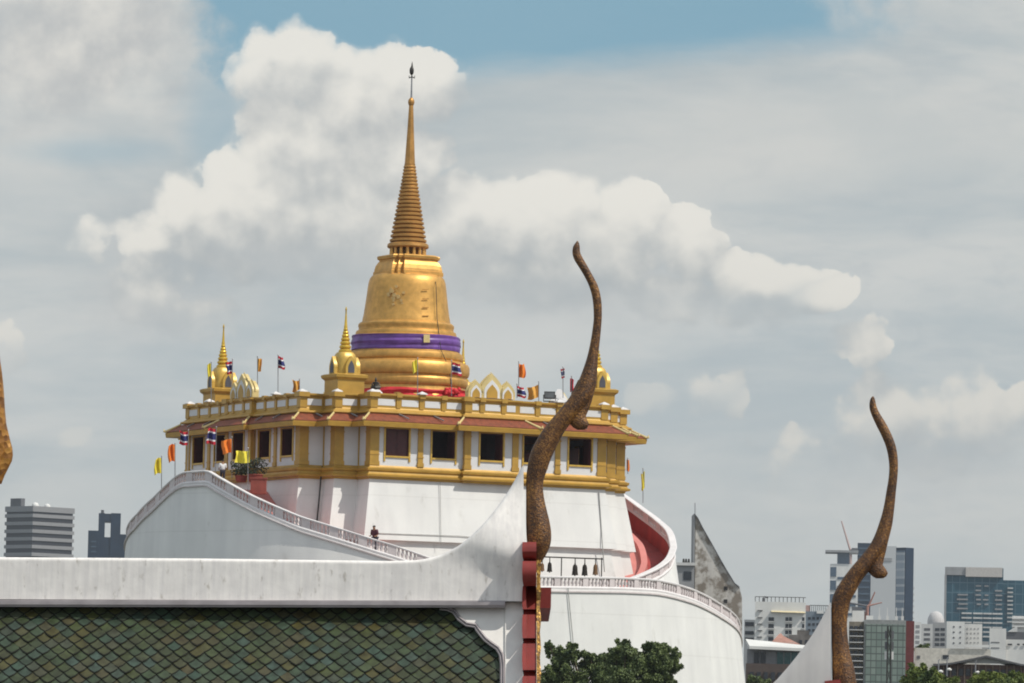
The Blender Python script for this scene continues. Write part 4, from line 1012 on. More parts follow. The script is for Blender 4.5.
# banded office block at far left
D = 2300; psi = R(47); bf = BF(32.5, D, psi, 530); s = D/F
t = thing('office_block', 'grey office block with dark horizontal window bands at the far left', 'building', bf.P(0, 0, 0), 'buildings of the city skyline')
Lr = 36.5*s/math.cos(psi); Ll = 29*s/math.sin(psi)
zt_ = z_of(32, 508.5, D)
bbox(t, bf, 0, Lr, 0, Ll, 0, zt_, cm('band_dark_glass', (.02, .02, .028), .5), 'core')
k = 0; zz0 = zt_+1.2
hb = 3.5*s; pt_ = 7.75*s
for k in range(14):
    z1 = zz0-k*pt_; z0 = z1-(hb if k else 5.5*s)
    m = MB(); m.box(-.6, Lr+.6, -.6, Ll+.6, z0, z1, bf.M()); m.build('spandrel_band', cm('spandrel_grey', (.25, .25, .255)), t)
m = MB(); c_ = bf.P(Lr*.25, Ll*.3, zt_); m.sphere(c_+Vector((0, 0, 1.6)), 1.7, 8); m.build('satellite_dome', CW, t, smooth=True)
m = MB(); c_ = bf.P(Lr*.55, Ll*.3, zt_); m.sphere(c_+Vector((0, 0, 1.5)), 1.5, 8); m.build('satellite_dome', CW, t, smooth=True)
bbox(t, bf, -.1*Lr+3, Lr*.12, Ll*.5, Ll*.9, zt_+1.2, zt_+5, CDG, 'plant_room')
# navy stepped tower
D = 2500; s = D/F
t, bf, w, z1, _ = bld('stepped_tower', 'dark blue stepped tower with a tall slot through its crown, left of the mound', 88, 98, 530.5, D, NAVYG, 18)
for a, b_, yt in ((98, 104.3, 513), (110.2, 120, 513), (120, 127.6, 534)):
    bbox(t, bf, (a-88)*s+.02, (b_-88)*s, 0 if yt != 534 else 2, 18, 0, z_of(a, yt, D), NAVYG, 'tower_block')
bbox(t, bf, (104.3-88)*s+.02, (110.2-88)*s, .5, 17.5, z_of(104, 521.5, D), z_of(104, 513.5, D), NAVYG, 'lintel')
bbox(t, bf, (104.3-88)*s+.02, (110.2-88)*s, .5, 17.5, 0, z_of(104, 537, D), NAVYG, 'tower_block')
m = MB(); m.tube([bf.P(7, 5, z_of(101, 513, D)), bf.P(7, 5, z_of(101, 509.5, D))], .8, 8); m.build('mast', CDG, t)
for yy_ in (541, 546, 551):
    m = MB(); m.box(1.5, 8*s, -.3, .1, z_of(92, yy_+1.2, D), z_of(92, yy_, D), bf.M()); m.build('window_band', WINB, t)

# derelict concrete wedge
D = 600; s = D/F
t = thing('derelict_wedge_tower', 'weathered grey concrete wedge with one upright edge and one sloping edge, right of the mound', 'ruin', at(696, 700, D))
RUIN = mat('peeling_concrete', (.58, .55, .50), .9, var=.2, scale=.7, c2=(.25, .215, .175), streak=.2, bscale=.8, bump=.3, ramp=(.44, .56))
def PX(x, y, D=D): return at(x, y, D)
out = [(695.2, 514), (698, 517.5), (703, 527.5), (711, 541.5), (719, 556), (727, 570), (735, 583), (739.5, 586.5), (740.5, 592), (742, 597), (742.3, 625)]
pts = [PX(x, y) for x, y in out]; b0_ = Vector((pts[-1].x, D, 0)); b1_ = Vector((PX(695.2, 600).x, D, 0))
m = MB(); m.prism(pts+[b0_, b1_], (0, 7, 0)); m.build('wall', RUIN, t)
m = MB(); m.prism([PX(694, 513.6, D), PX(695.6, 514, D), Vector((PX(695.6, 600).x+.1, D, 0)), Vector((PX(694, 600).x, D, 0))], (0, 7.6, 0)); m.build('edge_wall', CG, t)
m = MB(); m.rings([[PX(x, y, D-.25), PX(x, y+1.6, D-.25), PX(x, y+1.6, D+7.2), PX(x, y, D+7.2)] for x, y in out[:8]]); m.build('roof_edge', CDG, t)
for (x, y) in ((725.8, 588), (725.5, 601)):
    m = MB(); a = PX(x, y, D); m.box(a.x-.2, a.x+.22, D-.06, D+.3, a.z-.25, a.z+.2); m.build('opening', DARK, t)
m = MB(); m.tube([PX(695, 514.5, D), PX(695, 503, D)], .05, 6); m.build('lightning_rod', STEEL, t)
t, bf, w, z1, _ = bld('annex_building', 'small grey rooftop building with dark window between the mound and the concrete wedge', 674, 694.2, 565.5, 590, CG, 9)
winrow(t, bf, 590, [(683.5, 691.5)], [(571.5, 580)], WIN, 674)
m = MB(); m.box(-.2, w+.1, -.3, 9.1, z1, z1+.35, bf.M()); m.build('parapet', CWd, t)
for x in (683.3, 685.8, 688.5):
    m = MB(); c_ = bf.P((x-674)*590/F, 1, z1+.35); m.tube([c_, c_+Vector((0, 0, .5))], [.16, .1], 8); m.build('vent', IRON, t)

# white apartment block behind lower ridge
D = 900; s = D/F
t, bf, w, z1, _ = bld('apartment_block', 'white apartment block with cream roof and paired dark windows behind the lower ridge', 755, 805.5, 602, D, CW, 16)
m = MB(); m.prism([bf.P(16*s, -.8, z_of(775, 612, D)), bf.P(50.5*s, -.8, z_of(775, 612.5, D)), bf.P(45*s, 4, z_of(775, 604.3, D)), bf.P(16.5*s, 4, z_of(775, 604, D))], (0, 1, 0)); m.build('roof', CREAMR, t)
winrow(t, bf, D, [(768.6, 774), (785.4, 788.4), (789.0, 792), (802, 804.5)], [(617.2, 621), (624, 628), (630.5, 634.3), (637, 641)], WIN, 755, frame=CWd)
winrow(t, bf, D, [(757.5, 762.5)], [(610, 610.7), (617, 617.7), (623.5, 624.2), (630, 630.7), (636.5, 637.2)], CDG, 755, name='ledge', dz=-.35)
b2 = bbox(t, bf, -10.5*s, -.02, 1, 12, 0, z_of(750, 619.5, D), CWd, 'side_wing')
for yy_ in ((622, 626), (631, 634.4), (637.5, 641)):
    m = MB(); m.box(-9.6*s, -1*s, .8, 1.2, z_of(750, yy_[1], D), z_of(750, yy_[0], D), bf.M()); m.build('window', WIN, t)
m = MB(); m.box(7*s, 10*s, 3, 6, z1, z_of(763, 597.5, D), bf.M()); m.tube([bf.P(9*s, 4, z1+1), bf.P(13*s, 4, z_of(763, 597, D))], .15, 6); m.build('roof_tank', CDG, t)
m = MB()
for x in range(0, 50, 4): m.tube([bf.P(x*s, .3, z1), bf.P(x*s, .3, z1+.9)], .06, 4)
m.tube([bf.P(0, .3, z1+.9), bf.P(w, .3, z1+.9)], .06, 4); m.build('roof_railing', IRON, t)
# grey-blue block to its right
D = 1050; s = D/F
t, bf, w, z1, _ = bld('grey_blue_block', 'grey blue block with railings on its roof, just left of the second finial', 804.5, 832, 611.5, D, cm('slate_blue_wall', (.20, .24, .28)), 15)
winrow(t, bf, D, [(808+4.2*k, 810.6+4.2*k) for k in range(5)], [(617+6*k, 619.6+6*k) for k in range(5)], WIN, 804.5)
bbox(t, bf, 12*s, 19*s, -.5, 3, z_of(820, 613.6, D), z_of(820, 610.5, D), CW, 'canopy')
bbox(t, bf, .5*s, 5.5*s, 2, 6, z1, z_of(807, 605, D), cm('pink_render', (.50, .32, .28)), 'stair_tower')
m = MB()
for x in range(5, 27, 2): m.tube([bf.P(x*s, .5, z1), bf.P(x*s, .5, z1+1.3)], .06, 4)
m.tube([bf.P(5*s, .5, z1+1.3), bf.P(w, .5, z1+1.3)], .07, 4); m.build('roof_railing', IRON, t)
# small old houses
D = 700; s = D/F
t, bf, w, z1, _ = bld('weathered_house', 'low weathered grey house with stained walls in front of the white apartment block', 789, 822, 635, D, cm('stained_concrete', (.20, .18, .165), var=.3, scale=.5), 10)
bbox(t, bf, 8*s, 20*s, 1, 6, z1, z_of(800, 630, D), cm('stained_concrete', (.2, .18, .165)), 'upper_floor')
winrow(t, bf, D, [(799, 802), (805, 808)], [(640, 644)], WIN, 789)
t = thing('salmon_roofed_house', 'small house with a salmon pink hipped roof below the white apartment block', 'house', at(785, 700, 620), 'buildings of the city skyline')
D = 620; s = D/F; p = at(785, 642, D); bf = BF(775, D)
bbox(t, bf, 0, 20*s, 0, 8, 0, p.z, CWd, 'wall')
SALM = cm('salmon_roof', (.42, .22, .17), var=.15, scale=1.5)
m = MB(); m.rings([[bf.P(-.3, -.4, p.z), bf.P(20*s+.8, -.4, p.z-.3), bf.P(20*s+.8, 8.4, p.z-.3), bf.P(-.3, 8.4, p.z)], [bf.P(4*s, 2, p.z+.95), bf.P(9*s, 2, p.z+.8), bf.P(9*s, 5, p.z+.8), bf.P(4*s, 5, p.z+.95)], [bf.P(6*s, 3, p.z+1.15), bf.P(7*s, 3, p.z+1.1), bf.P(7*s, 4, p.z+1.1), bf.P(6*s, 4, p.z+1.15)]]); m.build('roof', SALM, t)
# white flat-roofed hall
D = 470; s = D/F; bf = BF(748, D)
t = thing('flat_roofed_hall', 'grey hall with thin white flat roof and teal glass, just right of the mound', 'building', bf.P(0, 0, 0), 'buildings of the city skyline')
zr_ = z_of(775, 649.5, D)
bbox(t, bf, 0, 62*s, 0, 12, 0, zr_, cm('hall_grey', (.27, .27, .28)), 'wall')
m = MB(); m.prism([at(745.5, 641.8, D+6), at(806, 648.3, D+6), at(806, 651.4, D-1.2), at(749.5, 648.8, D-1.2)], (0, 0, .28)); m.build('roof', CW, t)
bbox(t, bf, -.1, 62*s, -1.0, -.02, 0, z_of(775, 664, D), cm('hall_base_brown', (.10, .075, .065)), 'lower_wall')
for k in range(3):
    x = 30+7*k; m = MB(); m.box((x)*s, (x+6.4)*s, -.12, .1, z_of(780, 671, D), z_of(780, 652, D), bf.M())
    w_ = m.build('window', cm('teal_glass', (.03, .10, .10), .2), t)
    m = MB(); m.box((x+6.4)*s, (x+6.9)*s, -.16, .1, z_of(780, 671, D), z_of(780, 652, D), bf.M()); m.build('frame', CG, w_)
for x in (7, 13.5):
    m = MB(); m.box(x*s, (x+5)*s, -.1, .1, z_of(757, 663, D), z_of(757, 652, D), bf.M()); m.build('window', WIN, t)
for k in range(8):
    m = MB(); m.box((3+7*k)*s, (7+7*k)*s, -1.1, -.9, z_of(757, 680, D), z_of(757, 672, D), bf.M()); m.build('window', WIN, t)

# skyscraper under construction with roof slab
D = 2400; s = D/F
t, bf, w, z1, _ = bld('tower_with_roof_slab', 'white and glass tower with a thin overhanging roof slab behind the second finial', 830, 858, 564, D, CW, 22)
bbox(t, bf, 7*s, 19*s, 1, 20, z1, z_of(843, 552.8, D), WINB, 'sky_lobby')
bbox(t, bf, -5*s, 28*s, -2, 22, z_of(843, 552.6, D), z_of(843, 550.4, D), CG, 'roof_slab')
for k in range(5):
    m = MB(); m.box(.3*s, 6.2*s, -.4, .2, z_of(833, 578+k*13.5-1.5, D), z_of(833, 567+k*13.5, D), bf.M()); m.build('window', WINB, t)
    m = MB(); m.box(7.5*s, 26*s, -.3, .2, z_of(845, 577+k*9+2.4, D), z_of(845, 577+k*9, D), bf.M()); m.build('window_band', WINB, t)
D = 2650; s = D/F
t, bf, w, z1, _ = bld('navy_tower', 'narrow navy blue tower directly behind the beak of the second finial', 857.5, 871, 543, D, NAVYG, 22)
for k in range(12):
    m = MB(); m.box(0.4, w-.4, -.3, .1, z_of(860, 549+k*6.5, D), z_of(860, 547.4+k*6.5, D), bf.M()); m.build('window_band', WINB, t)
D = 2900; s = D/F
t, bf, w, z1, _ = bld('pale_tower', 'pale plain concrete tower behind and right of the second finial', 871, 896.5, 546, D, cm('pale_concrete', (.50, .51, .51), var=.04), 24)
m = MB(); m.box(3*s, 21*s, -.4, .1, z1-9, z1-7, bf.M()); m.build('rib', CG, t)
# dark glass tower with balconies
D = 2100; psi = R(50); bf = BF(905, D, psi); s = D/F
t = thing('dark_glass_tower', 'slim dark glass tower with lighter left face and balconies on its right edge', 'building', bf.P(0, 0, 0), 'buildings of the city skyline')
Lr = 9*s/math.cos(psi); Ll = 9*s/math.sin(psi); z1 = z_of(905, 547.5, D)
bbox(t, bf, 0, Lr, 0, Ll, 0, z1, NAVYG, 'wall')
bbox(t, bf, -.35, -.03, .4, Ll-.4, 0, z1-3*s, grid_mat('light_grid_facade', (.40, .42, .44), (.10, .14, .19), 2.4, 3.4, .3, .3, (.30, .34, .38)), 'facade')
for k in range(6):
    m = MB(); zz_ = z_of(905, 587+k*6, D); m.box(Lr, Lr+2.2, 1, 8, zz_-.8, zz_, bf.M()); m.build('balcony', CG, t)
# green curtain walled block
D = 560; s = D/F
t, bf, w, z1, _ = bld('green_glass_block', 'green glass office block with dark red side wall right of the second finial', 864, 905.7, 620, D, cm('block_frame', (.30, .31, .30)), 16)
GG = grid_mat('green_curtain_wall', (.09, .11, .10), (.24, .29, .25), .56, .80, .16, .3, (.16, .21, .18))
bbox(t, bf, .15, w-.05, -.12, -.01, 0, z1-.5, GG, 'curtain_wall')
bbox(t, bf, w+.01, 50*s, .1, 16, 0, z_of(910, 621, D), CRED, 'side_wall')
bbox(t, bf, -15*s, -.02, .6, 15, 0, z_of(856, 621.5, D), cm('old_facade', (.30, .26, .20), var=.25, scale=1.), 'old_wing')
for k in range(10):
    for q in range(3):
        m = MB(); a = -14.3+q*4.7; zz_ = z_of(856, 626+k*6.2, D); m.box(a*s, (a+3.4)*s, .35, .62, zz_-.42, zz_, bf.M()); m.build('window', WIN, t)
    m = MB(); zz_ = z_of(856, 629.4+k*6.2, D); m.box(-14.6*s, -.5*s, -.1, .6, zz_-.1, zz_, bf.M()); m.build('balcony', CWd, t)
bbox(t, bf, -12*s, 0, 3, 9, z_of(856, 621.5, D), z_of(856, 610, D), CW, 'roof_house')
bbox(t, bf, 2*s, 9*s, 3, 9, z1, z_of(870, 615, D), CW, 'roof_house')
for x in (14, 22, 31, 37):
    m = MB(); m.box(x*s, (x+2.6)*s, 2, 3, z1, z1+.5, bf.M()); m.tube([bf.P((x+1)*s, 2.5, z1+.4), bf.P((x+1)*s, 2.5, z1+1.5)], .04, 5); m.build('roof_unit', CWd, t)
# radio mast in front
def lattice(label, px, y0, y1, D, w, name='radio_mast', cat='mast', mt=None):
    a = at(px, y0, D); t = thing(name, label, cat, Vector((a.x, D, 0)))
    m = MB(); z0, z1 = 0, a.z; hs = w/2; n_ = max(6, int((z1-z0)/1.4))
    cs = [(-hs, -hs), (hs, -hs), (hs, hs), (-hs, hs)]
    for cx_, cy_ in cs: m.tube([(a.x+cx_, D+cy_, z0), (a.x+cx_*.5, D+cy_*.5, z1)], .06, 5)
    for k in range(n_):
        f0 = 1-.5*k/n_; f1 = 1-.5*(k+1)/n_
        for q in range(4):
            p_, r_ = cs[q], cs[(q+1) % 4]
            m.tube([(a.x+p_[0]*f0, D+p_[1]*f0, z0+(z1-z0)*k/n_), (a.x+r_[0]*f1, D+r_[1]*f1, z0+(z1-z0)*(k+1)/n_)], .03, 4)
    m.build('lattice', mt or IRON, t)
    for dz in (.5, 1.6, 2.6):
        m = MB(); m.box(a.x-.45, a.x-.25, D-.1, D+.1, z1-dz-.8, z1-dz); m.box(a.x+.25, a.x+.45, D-.1, D+.1, z1-dz-.8, z1-dz); m.build('antenna', CW if dz > 2 else CDG, t)
    return t
lattice('dark lattice radio mast standing before the green glass block', 889.5, 626, 683, 500, .6)
# tower cranes
def crane(label, px, ybase, xt, yt, D, mt, mastw=.9):
    b_ = at(px, ybase, D); tp = at(xt, yt, D); t = thing('tower_crane', label, 'crane', Vector((b_.x, D, 0)), 'tower cranes')
    m = MB(); m.tube([(b_.x, D, 0), (b_.x, D, b_.z)], mastw, 4); m.build('mast', mt, t)
    m = MB(); m.tube([b_, tp], [mastw*.7, mastw*.4], 4); m.build('jib', mt, t)
    m = MB(); bk2 = b_+(b_-tp).normalized()*7; bk2.z = b_.z+1; m.tube([b_, bk2], mastw*.7, 4); m.box(bk2.x-1.5, bk2.x+1.5, D-1.2, D+1.2, bk2.z-2.5, bk2.z+.5); m.build('counterweight', CDG, t)
PK = cm('faded_crane_red', (.50, .36, .33)); RDC = cm('crane_red', (.40, .20, .16))
crane('pale pink luffing crane above the roof slab tower', 850.5, 551, 841.5, 521, 2450, PK, .8)
crane('red crane with raised jib right of the second finial, lower one', 866, 612, 875, 592, 1500, RDC, .5)
crane('small red crane leaning right with a long flat jib', 867.5, 606, 882, 602.5, 1450, RDC, .4)
# mid-right buildings
D = 1300; s = D/F
t, bf, w, z1, _ = bld('narrow_flats', 'narrow white flats with a column of grey windows beside the red side wall', 913, 921, 622, D, CW, 14)
winrow(t, bf, D, [(915.5, 919.5)], [(625+5.2*k, 628+5.2*k) for k in range(5)], CG, 913)
t, bf, w, z1, _ = bld('terraced_flats', 'white flats with slanting balconies, left of the domed building', 921.2, 932.5, 624, D+60, CWd, 14)
winrow(t, bf, D+60, [(924, 930)], [(628+5*k, 630.5+5*k) for k in range(4)], CDG, 921.2)
t, bf, w, z1, _ = bld('grey_flats', 'grey flats with dark window rows below the dome', 932.7, 946, 622.5, D+20, CG, 14)
winrow(t, bf, D+20, [(935, 939.4), (940.4, 944.8)], [(628+5*k, 630.8+5*k) for k in range(4)], WIN, 932.7)
D = 1700; s = D/F; p = at(936.5, 622, D); t = thing('domed_building', 'building with a pale pink ribbed dome left of the blue glass office', 'building', Vector((p.x, D, 0)), 'buildings of the city skyline')
m = MB(); m.revolve([(8.4*s, 0), (8.4*s, p.z), (8.2*s, p.z+3*s), (7.0*s, p.z+6.2*s), (5.4*s, p.z+9.0*s), (2.4*s, p.z+10.6*s), (.1, p.z+11.0*s)], (p.x, D+8*s), 28); m.build('dome', cm('pale_pink_dome', (.56, .54, .53)), t, smooth=40)
D = 1900; s = D/F
GL = grid_mat('blue_office_glass', (.08, .15, .19), (.016, .065, .10), 2.6, 3.9, .10, .4, (.03, .10, .14), .3)
t, bf, w, z1, _ = bld('blue_glass_office', 'wide blue glass office building with pale stone crown at the far right', 945, 1003, 568, D, GL, 30)
bbox(t, bf, 20.5*s, 57*s, -1.5, 31, z_of(980, 577, D), z_of(980, 567.6, D), cm('stone_crown', (.58, .54, .50)), 'crown')
bbox(t, bf, 0, 20.4*s, -1.0, 30.5, z_of(950, 575, D), z_of(950, 567.0, D), CG, 'crown')
bbox(t, bf, -.5*s, 1.6*s, -1.0, 30, 0, z_of(950, 575, D), CG, 'corner_wall')
bbox(t, bf, 58.2*s, 100*s, 6, 30, 0, z_of(1010, 580, D), GL, 'side_wing')
rnd = random.Random(3)
for k in range(12):
    yy_ = 585+k*4.6
    xs = [(13, 23), (31, 36), (39, 43.5), (50, 57)] if k < 6 else [(17, 27), (28.5, 38), (38.6, 47), (47.6, 57.5)]
    for a, b_ in xs:
        if rnd.random() < (.25 if k < 6 else .03): continue
        a += rnd.uniform(-1, 1) if k < 6 else 0
        m = MB(); m.box(a*s, b_*s, -.5, .2, z_of(970, yy_+1.5, D), z_of(970, yy_, D), bf.M()); m.build('floor_band', CG if k < 6 else CWd, t)
for k in range(9):
    m = MB(); m.box(62.5*s, 68*s, 5.5, 6.2, z_of(1010, 588.6+k*4.2, D), z_of(1010, 587.2+k*4.2, D), bf.M()); m.build('floor_band', CWd, t)
D = 1500; s = D/F
t, bf, w, z1, _ = bld('curved_roof_block', 'small block with curved pale roof bands at the right edge', 1012, 1030, 616, D, CWd, 14)
for k in range(3): m = MB(); m.box(0, w, -.8, 0, z_of(1015, 619+4*k, D), z_of(1015, 617.5+4*k, D), bf.M()); m.build('floor_band', CW, t)
D = 1200; s = D/F
t, bf, w, z1, _ = bld('dark_gabled_block', 'dark grey block with a small pale gable at the right edge', 1006, 1032, 632, D, CDG, 14)
m = MB(); m.prism([bf.P(2*s, -.3, z1), bf.P(11*s, -.3, z1), bf.P(11*s, -.3, z1+5.5*s)], (0, 2, 0)); m.build('gable', CW, t)
D = 1000; s = D/F
t, bf, w, z1, _ = bld('white_flats', 'white flats with scattered small windows below the blue glass office', 946.5, 964.5, 621.5, D, CW, 14)
winrow(t, bf, D, [(953, 954.6), (959.5, 961)], [(626+5.4*k, 627.6+5.4*k) for k in range(4)], CDG, 946.5)
t, bf, w, z1, _ = bld('patched_flats', 'off white flats with a stepped roofline right of the plain white flats', 964.7, 982, 624, D+15, CWd, 14)
winrow(t, bf, D+15, [(966.5+3.6*k, 968+3.6*k) for k in range(4)], [(628+4.6*q, 629.6+4.6*q) for q in range(4)], CG, 964.7)
bbox(t, bf, 14.5*(D+15)/F, 24*(D+15)/F, 1, 12, 0, z_of(985, 640, D), CG, 'side_wing')
D = 800; s = D/F
t, bf, w, z1, _ = bld('white_stepped_building', 'bright white stepped building with narrow slots at the right edge', 989.5, 1006, 628.5, D, CW, 12)
winrow(t, bf, D, [(991, 999.5)], [(641.8, 642.6), (647.4, 648.2)], CDG, 989.5)
bbox(t, bf, w+.02, w+32*s, .5, 12, 0, z_of(1012, 639.5, D), CW, 'side_wing')
winrow(t, bf, D, [(1007.5, 1012), (1017, 1019.5), (1022.5, 1026)], [(643.6, 645.2)], WIN, 989.5, dz=.4)
D = 560; s = D/F
t, bf, w, z1, _ = bld('long_white_wall_building', 'long low cream white building behind the dark gabled shed', 914.5, 990, 648.5, D, cm('creamy_wall', (.66, .62, .54)), 10)
z2 = z_of(950, 656, D)
winrow(t, bf, D, [(942.5, 948.5)], [(655, 659)], WIN, 914.5)
winrow(t, bf, D, [(917, 920)], [(655.5, 658.5)], CDG, 914.5)
bbox(t, bf, 39*s, 74*s, -.25, 0, z_of(960, 647, D), z_of(960, 644.5, D), CW, 'parapet')
D = 420; s = D/F; bf = BF(934, D)
t = thing('gabled_shed', 'dark brown timber shed with low grey gable roof at the lower right', 'shed', bf.P(0, 0, 0), 'buildings of the city skyline')
ze = z_of(985, 663.5, D); zr2 = z_of(985, 655.5, D)
bbox(t, bf, 0, 92*s, 0, 14, 0, ze-.1, CBR, 'wall')
m = MB()
m.rings([[bf.P(x*s, -.6, z_), bf.P(x*s, -.6, z_-.16), bf.P(x*s, 14.6, z_-.16), bf.P(x*s, 14.6, z_)] for x, z_ in ((0, ze-.15), (18, ze), (52.6, zr2), (87, ze+.02), (94, ze-.05))]); m.build('roof', CDG, t)
m = MB(); m.prism([bf.P(24*s, -.2, ze), bf.P(80*s, -.2, ze), bf.P(52.6*s, -.2, zr2-.18)], (0, .3, 0)); m.build('gable', CG, t)
for k in range(13):
    m = MB(); m.box((3+7*k)*s, (3.9+7*k)*s, -.2, 0, 0, ze-.15, bf.M()); m.build('column', cm('timber_post', (.20, .15, .12)), t)
for k in range(12):
    m = MB(); m.box((4.6+7*k)*s, (9+7*k)*s, -.05, .1, z_of(970, 676, D), z_of(970, 669, D), bf.M()); m.build('window', WIN, t)
def street_lamp(label, px, py, D):
    a = at(px, py, D); t = thing('street_lamp', label, 'street lamp', Vector((a.x, D, 0)), 'street lamps by the shed')
    m = MB(); m.tube([(a.x, D, 0), (a.x, D, a.z+.9), (a.x+.1, D, a.z+1.0)], .05, 6); m.build('pole', STEEL, t)
    m = MB(); m.revolve([(.04, a.z+.14), (.22, a.z+.03), (.20, a.z-.06), (.06, a.z-.1)], (a.x+.18, D), 12); m.build('lamp_shade', CW, t, smooth=40)
street_lamp('white dish street lamp on the left of the brown shed', 938.5, 671.5, 400)
street_lamp('white dish street lamp near the middle of the brown shed', 975.5, 672.5, 400)
street_lamp('white dish street lamp between the trees and the shed', 947, 669.5, 405)

# ================================================================== TREES
def tree(label, clumps, D, mt, trunk_px, leaf_s, dens, name='broadleaf_tree', group=None, zb=0., thick=1.):
    s = D/F; b_ = at(trunk_px, 700, D); t = thing(name, label, 'tree', Vector((b_.x, D, zb)), group)
    m = MB(); wood = MB(); base = Vector((b_.x, D, zb))
    rr = random.Random(int(trunk_px)); cs = []
    for (x, y, r_) in clumps:
        for q in range(2):
            c = at(x+rr.uniform(-.3, .3)*r_, y, D+rr.uniform(-1, 1)*thick*(2.2 if q else .8)); cs.append((c, r_*s, 1 if q == 0 else .75))
    fork = base.lerp(sum((c for c, _, _ in cs), Vector())/len(cs), .55)
    wood.tube([base, base.lerp(fork, .5)+Vector((.15, 0, 0)), fork], [.42, .33, .26], 10)
    for c, r_, k in cs:
        mid = fork.lerp(c, .5)+Vector((rr.uniform(-.3, .3), rr.uniform(-.3, .3), -.1)); wood.tube([fork, mid, c+Vector((0, 0, r_*.5))], [.13, .07, .02], 6)
        cnt = int(dens*(r_/s)**2*k)
        sub = [c+Vector((rr.gauss(0, 1), rr.gauss(0, 1), rr.gauss(0, .85)))*r_*.52 for _ in range(max(8, int(r_/.08)))]
        for _ in range(cnt):
            o = rr.choice(sub); v = Vector((rr.gauss(0, 1), rr.gauss(0, 1), rr.gauss(0, 1))).normalized()*(.34*r_*rr.uniform(.2, 1.25)+.03)
            leaf(m, o+v, leaf_s)
    wood.build('trunk', BARK, t, fix=False); m.build('crown', mt, t, fix=False)
    return t
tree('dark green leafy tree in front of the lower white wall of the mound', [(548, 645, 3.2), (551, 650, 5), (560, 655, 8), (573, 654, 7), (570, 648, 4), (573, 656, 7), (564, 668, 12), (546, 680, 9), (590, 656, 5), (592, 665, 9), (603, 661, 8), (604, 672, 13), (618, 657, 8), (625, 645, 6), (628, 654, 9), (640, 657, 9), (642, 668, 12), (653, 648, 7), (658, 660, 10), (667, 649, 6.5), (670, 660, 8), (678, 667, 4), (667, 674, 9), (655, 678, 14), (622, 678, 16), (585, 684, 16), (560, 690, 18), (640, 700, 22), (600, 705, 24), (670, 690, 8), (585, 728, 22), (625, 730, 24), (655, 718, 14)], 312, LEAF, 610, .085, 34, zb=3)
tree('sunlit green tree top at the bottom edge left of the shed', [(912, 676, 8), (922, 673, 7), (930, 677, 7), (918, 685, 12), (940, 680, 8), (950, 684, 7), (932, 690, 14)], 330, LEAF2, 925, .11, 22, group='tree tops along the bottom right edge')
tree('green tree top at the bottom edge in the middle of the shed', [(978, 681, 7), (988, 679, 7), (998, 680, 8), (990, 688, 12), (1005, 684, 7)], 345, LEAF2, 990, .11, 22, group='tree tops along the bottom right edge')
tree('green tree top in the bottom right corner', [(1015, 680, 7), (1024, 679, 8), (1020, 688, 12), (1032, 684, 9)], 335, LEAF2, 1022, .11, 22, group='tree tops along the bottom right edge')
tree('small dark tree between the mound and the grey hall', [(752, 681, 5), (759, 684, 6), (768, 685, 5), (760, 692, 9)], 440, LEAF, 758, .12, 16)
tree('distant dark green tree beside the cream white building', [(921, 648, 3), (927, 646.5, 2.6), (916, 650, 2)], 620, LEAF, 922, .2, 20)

# ================================================================== GROUND
m = MB(); m.add([(-3500, -40, 0), (3500, -40, 0), (3500, 3600, 0), (-3500, 3600, 0)], [(0, 1, 2, 3)])
tag(m.build('ground', mat('city_ground', (.13, .13, .12), .9, var=.2, scale=.02), None), kind='structure')
m = MB(); m.revolve([(60, .004), (48, 1.5), (36, 3.5), (26.6, 4.2), (10, 4.2)], (CX, CY), 64)
tag(m.build('hill', mat('grassy_hill', (.07, .09, .03), .9, var=.2, scale=.3), None, smooth=True), kind='structure')
# the platform the camera stands on is another roof terrace and out of view

# ================================================================== AIR
HAZE = True
if HAZE:
    m = MB(); m.box(-3600, 3600, -60, 3700, -1, 260)
    o = m.build('haze', None, None) if False else None
    me = bpy.data.meshes.new('haze'); me.from_pydata(m.v, [], m.f); o = bpy.data.objects.new('haze', me); COL.objects.link(o)
    hm = bpy.data.materials.new('haze_air'); hm.use_nodes = True; N = hm.node_tree.nodes; N.clear()
    vo = N.new('ShaderNodeVolumePrincipled'); vo.inputs['Color'].default_value = (.80, .88, .95, 1); vo.inputs['Density'].default_value = .00005; vo.inputs['Anisotropy'].default_value = .2
    ou = N.new('ShaderNodeOutputMaterial'); hm.node_tree.links.new(vo.outputs[0], ou.inputs['Volume']); me.materials.append(hm)
    tag(o, kind='stuff')
    try: hm.cycles.homogeneous_volume = True
    except Exception: pass
# ================================================================== SKY
SUNV = Vector((.91, -.415, 0)).normalized(); EL = R(50)
SUNV = Vector((SUNV.x*math.cos(EL), SUNV.y*math.cos(EL), math.sin(EL)))
w = bpy.data.worlds.new('World'); sc.world = w; w.use_nodes = True
nt = w.node_tree; N = nt.nodes; L = nt.links; N.clear()
out = N.new('ShaderNodeOutputWorld'); bg = N.new('ShaderNodeBackground'); L.new(bg.outputs[0], out.inputs[0])
sky = N.new('ShaderNodeTexSky'); sky.sky_type = 'NISHITA'; sky.sun_disc = False
sky.sun_elevation = EL; sky.sun_rotation = math.atan2(SUNV.x, SUNV.y); sky.air_density = 1.0; sky.dust_density = .6; sky.ozone_density = 1.5
bg.inputs['Strength'].default_value = .1
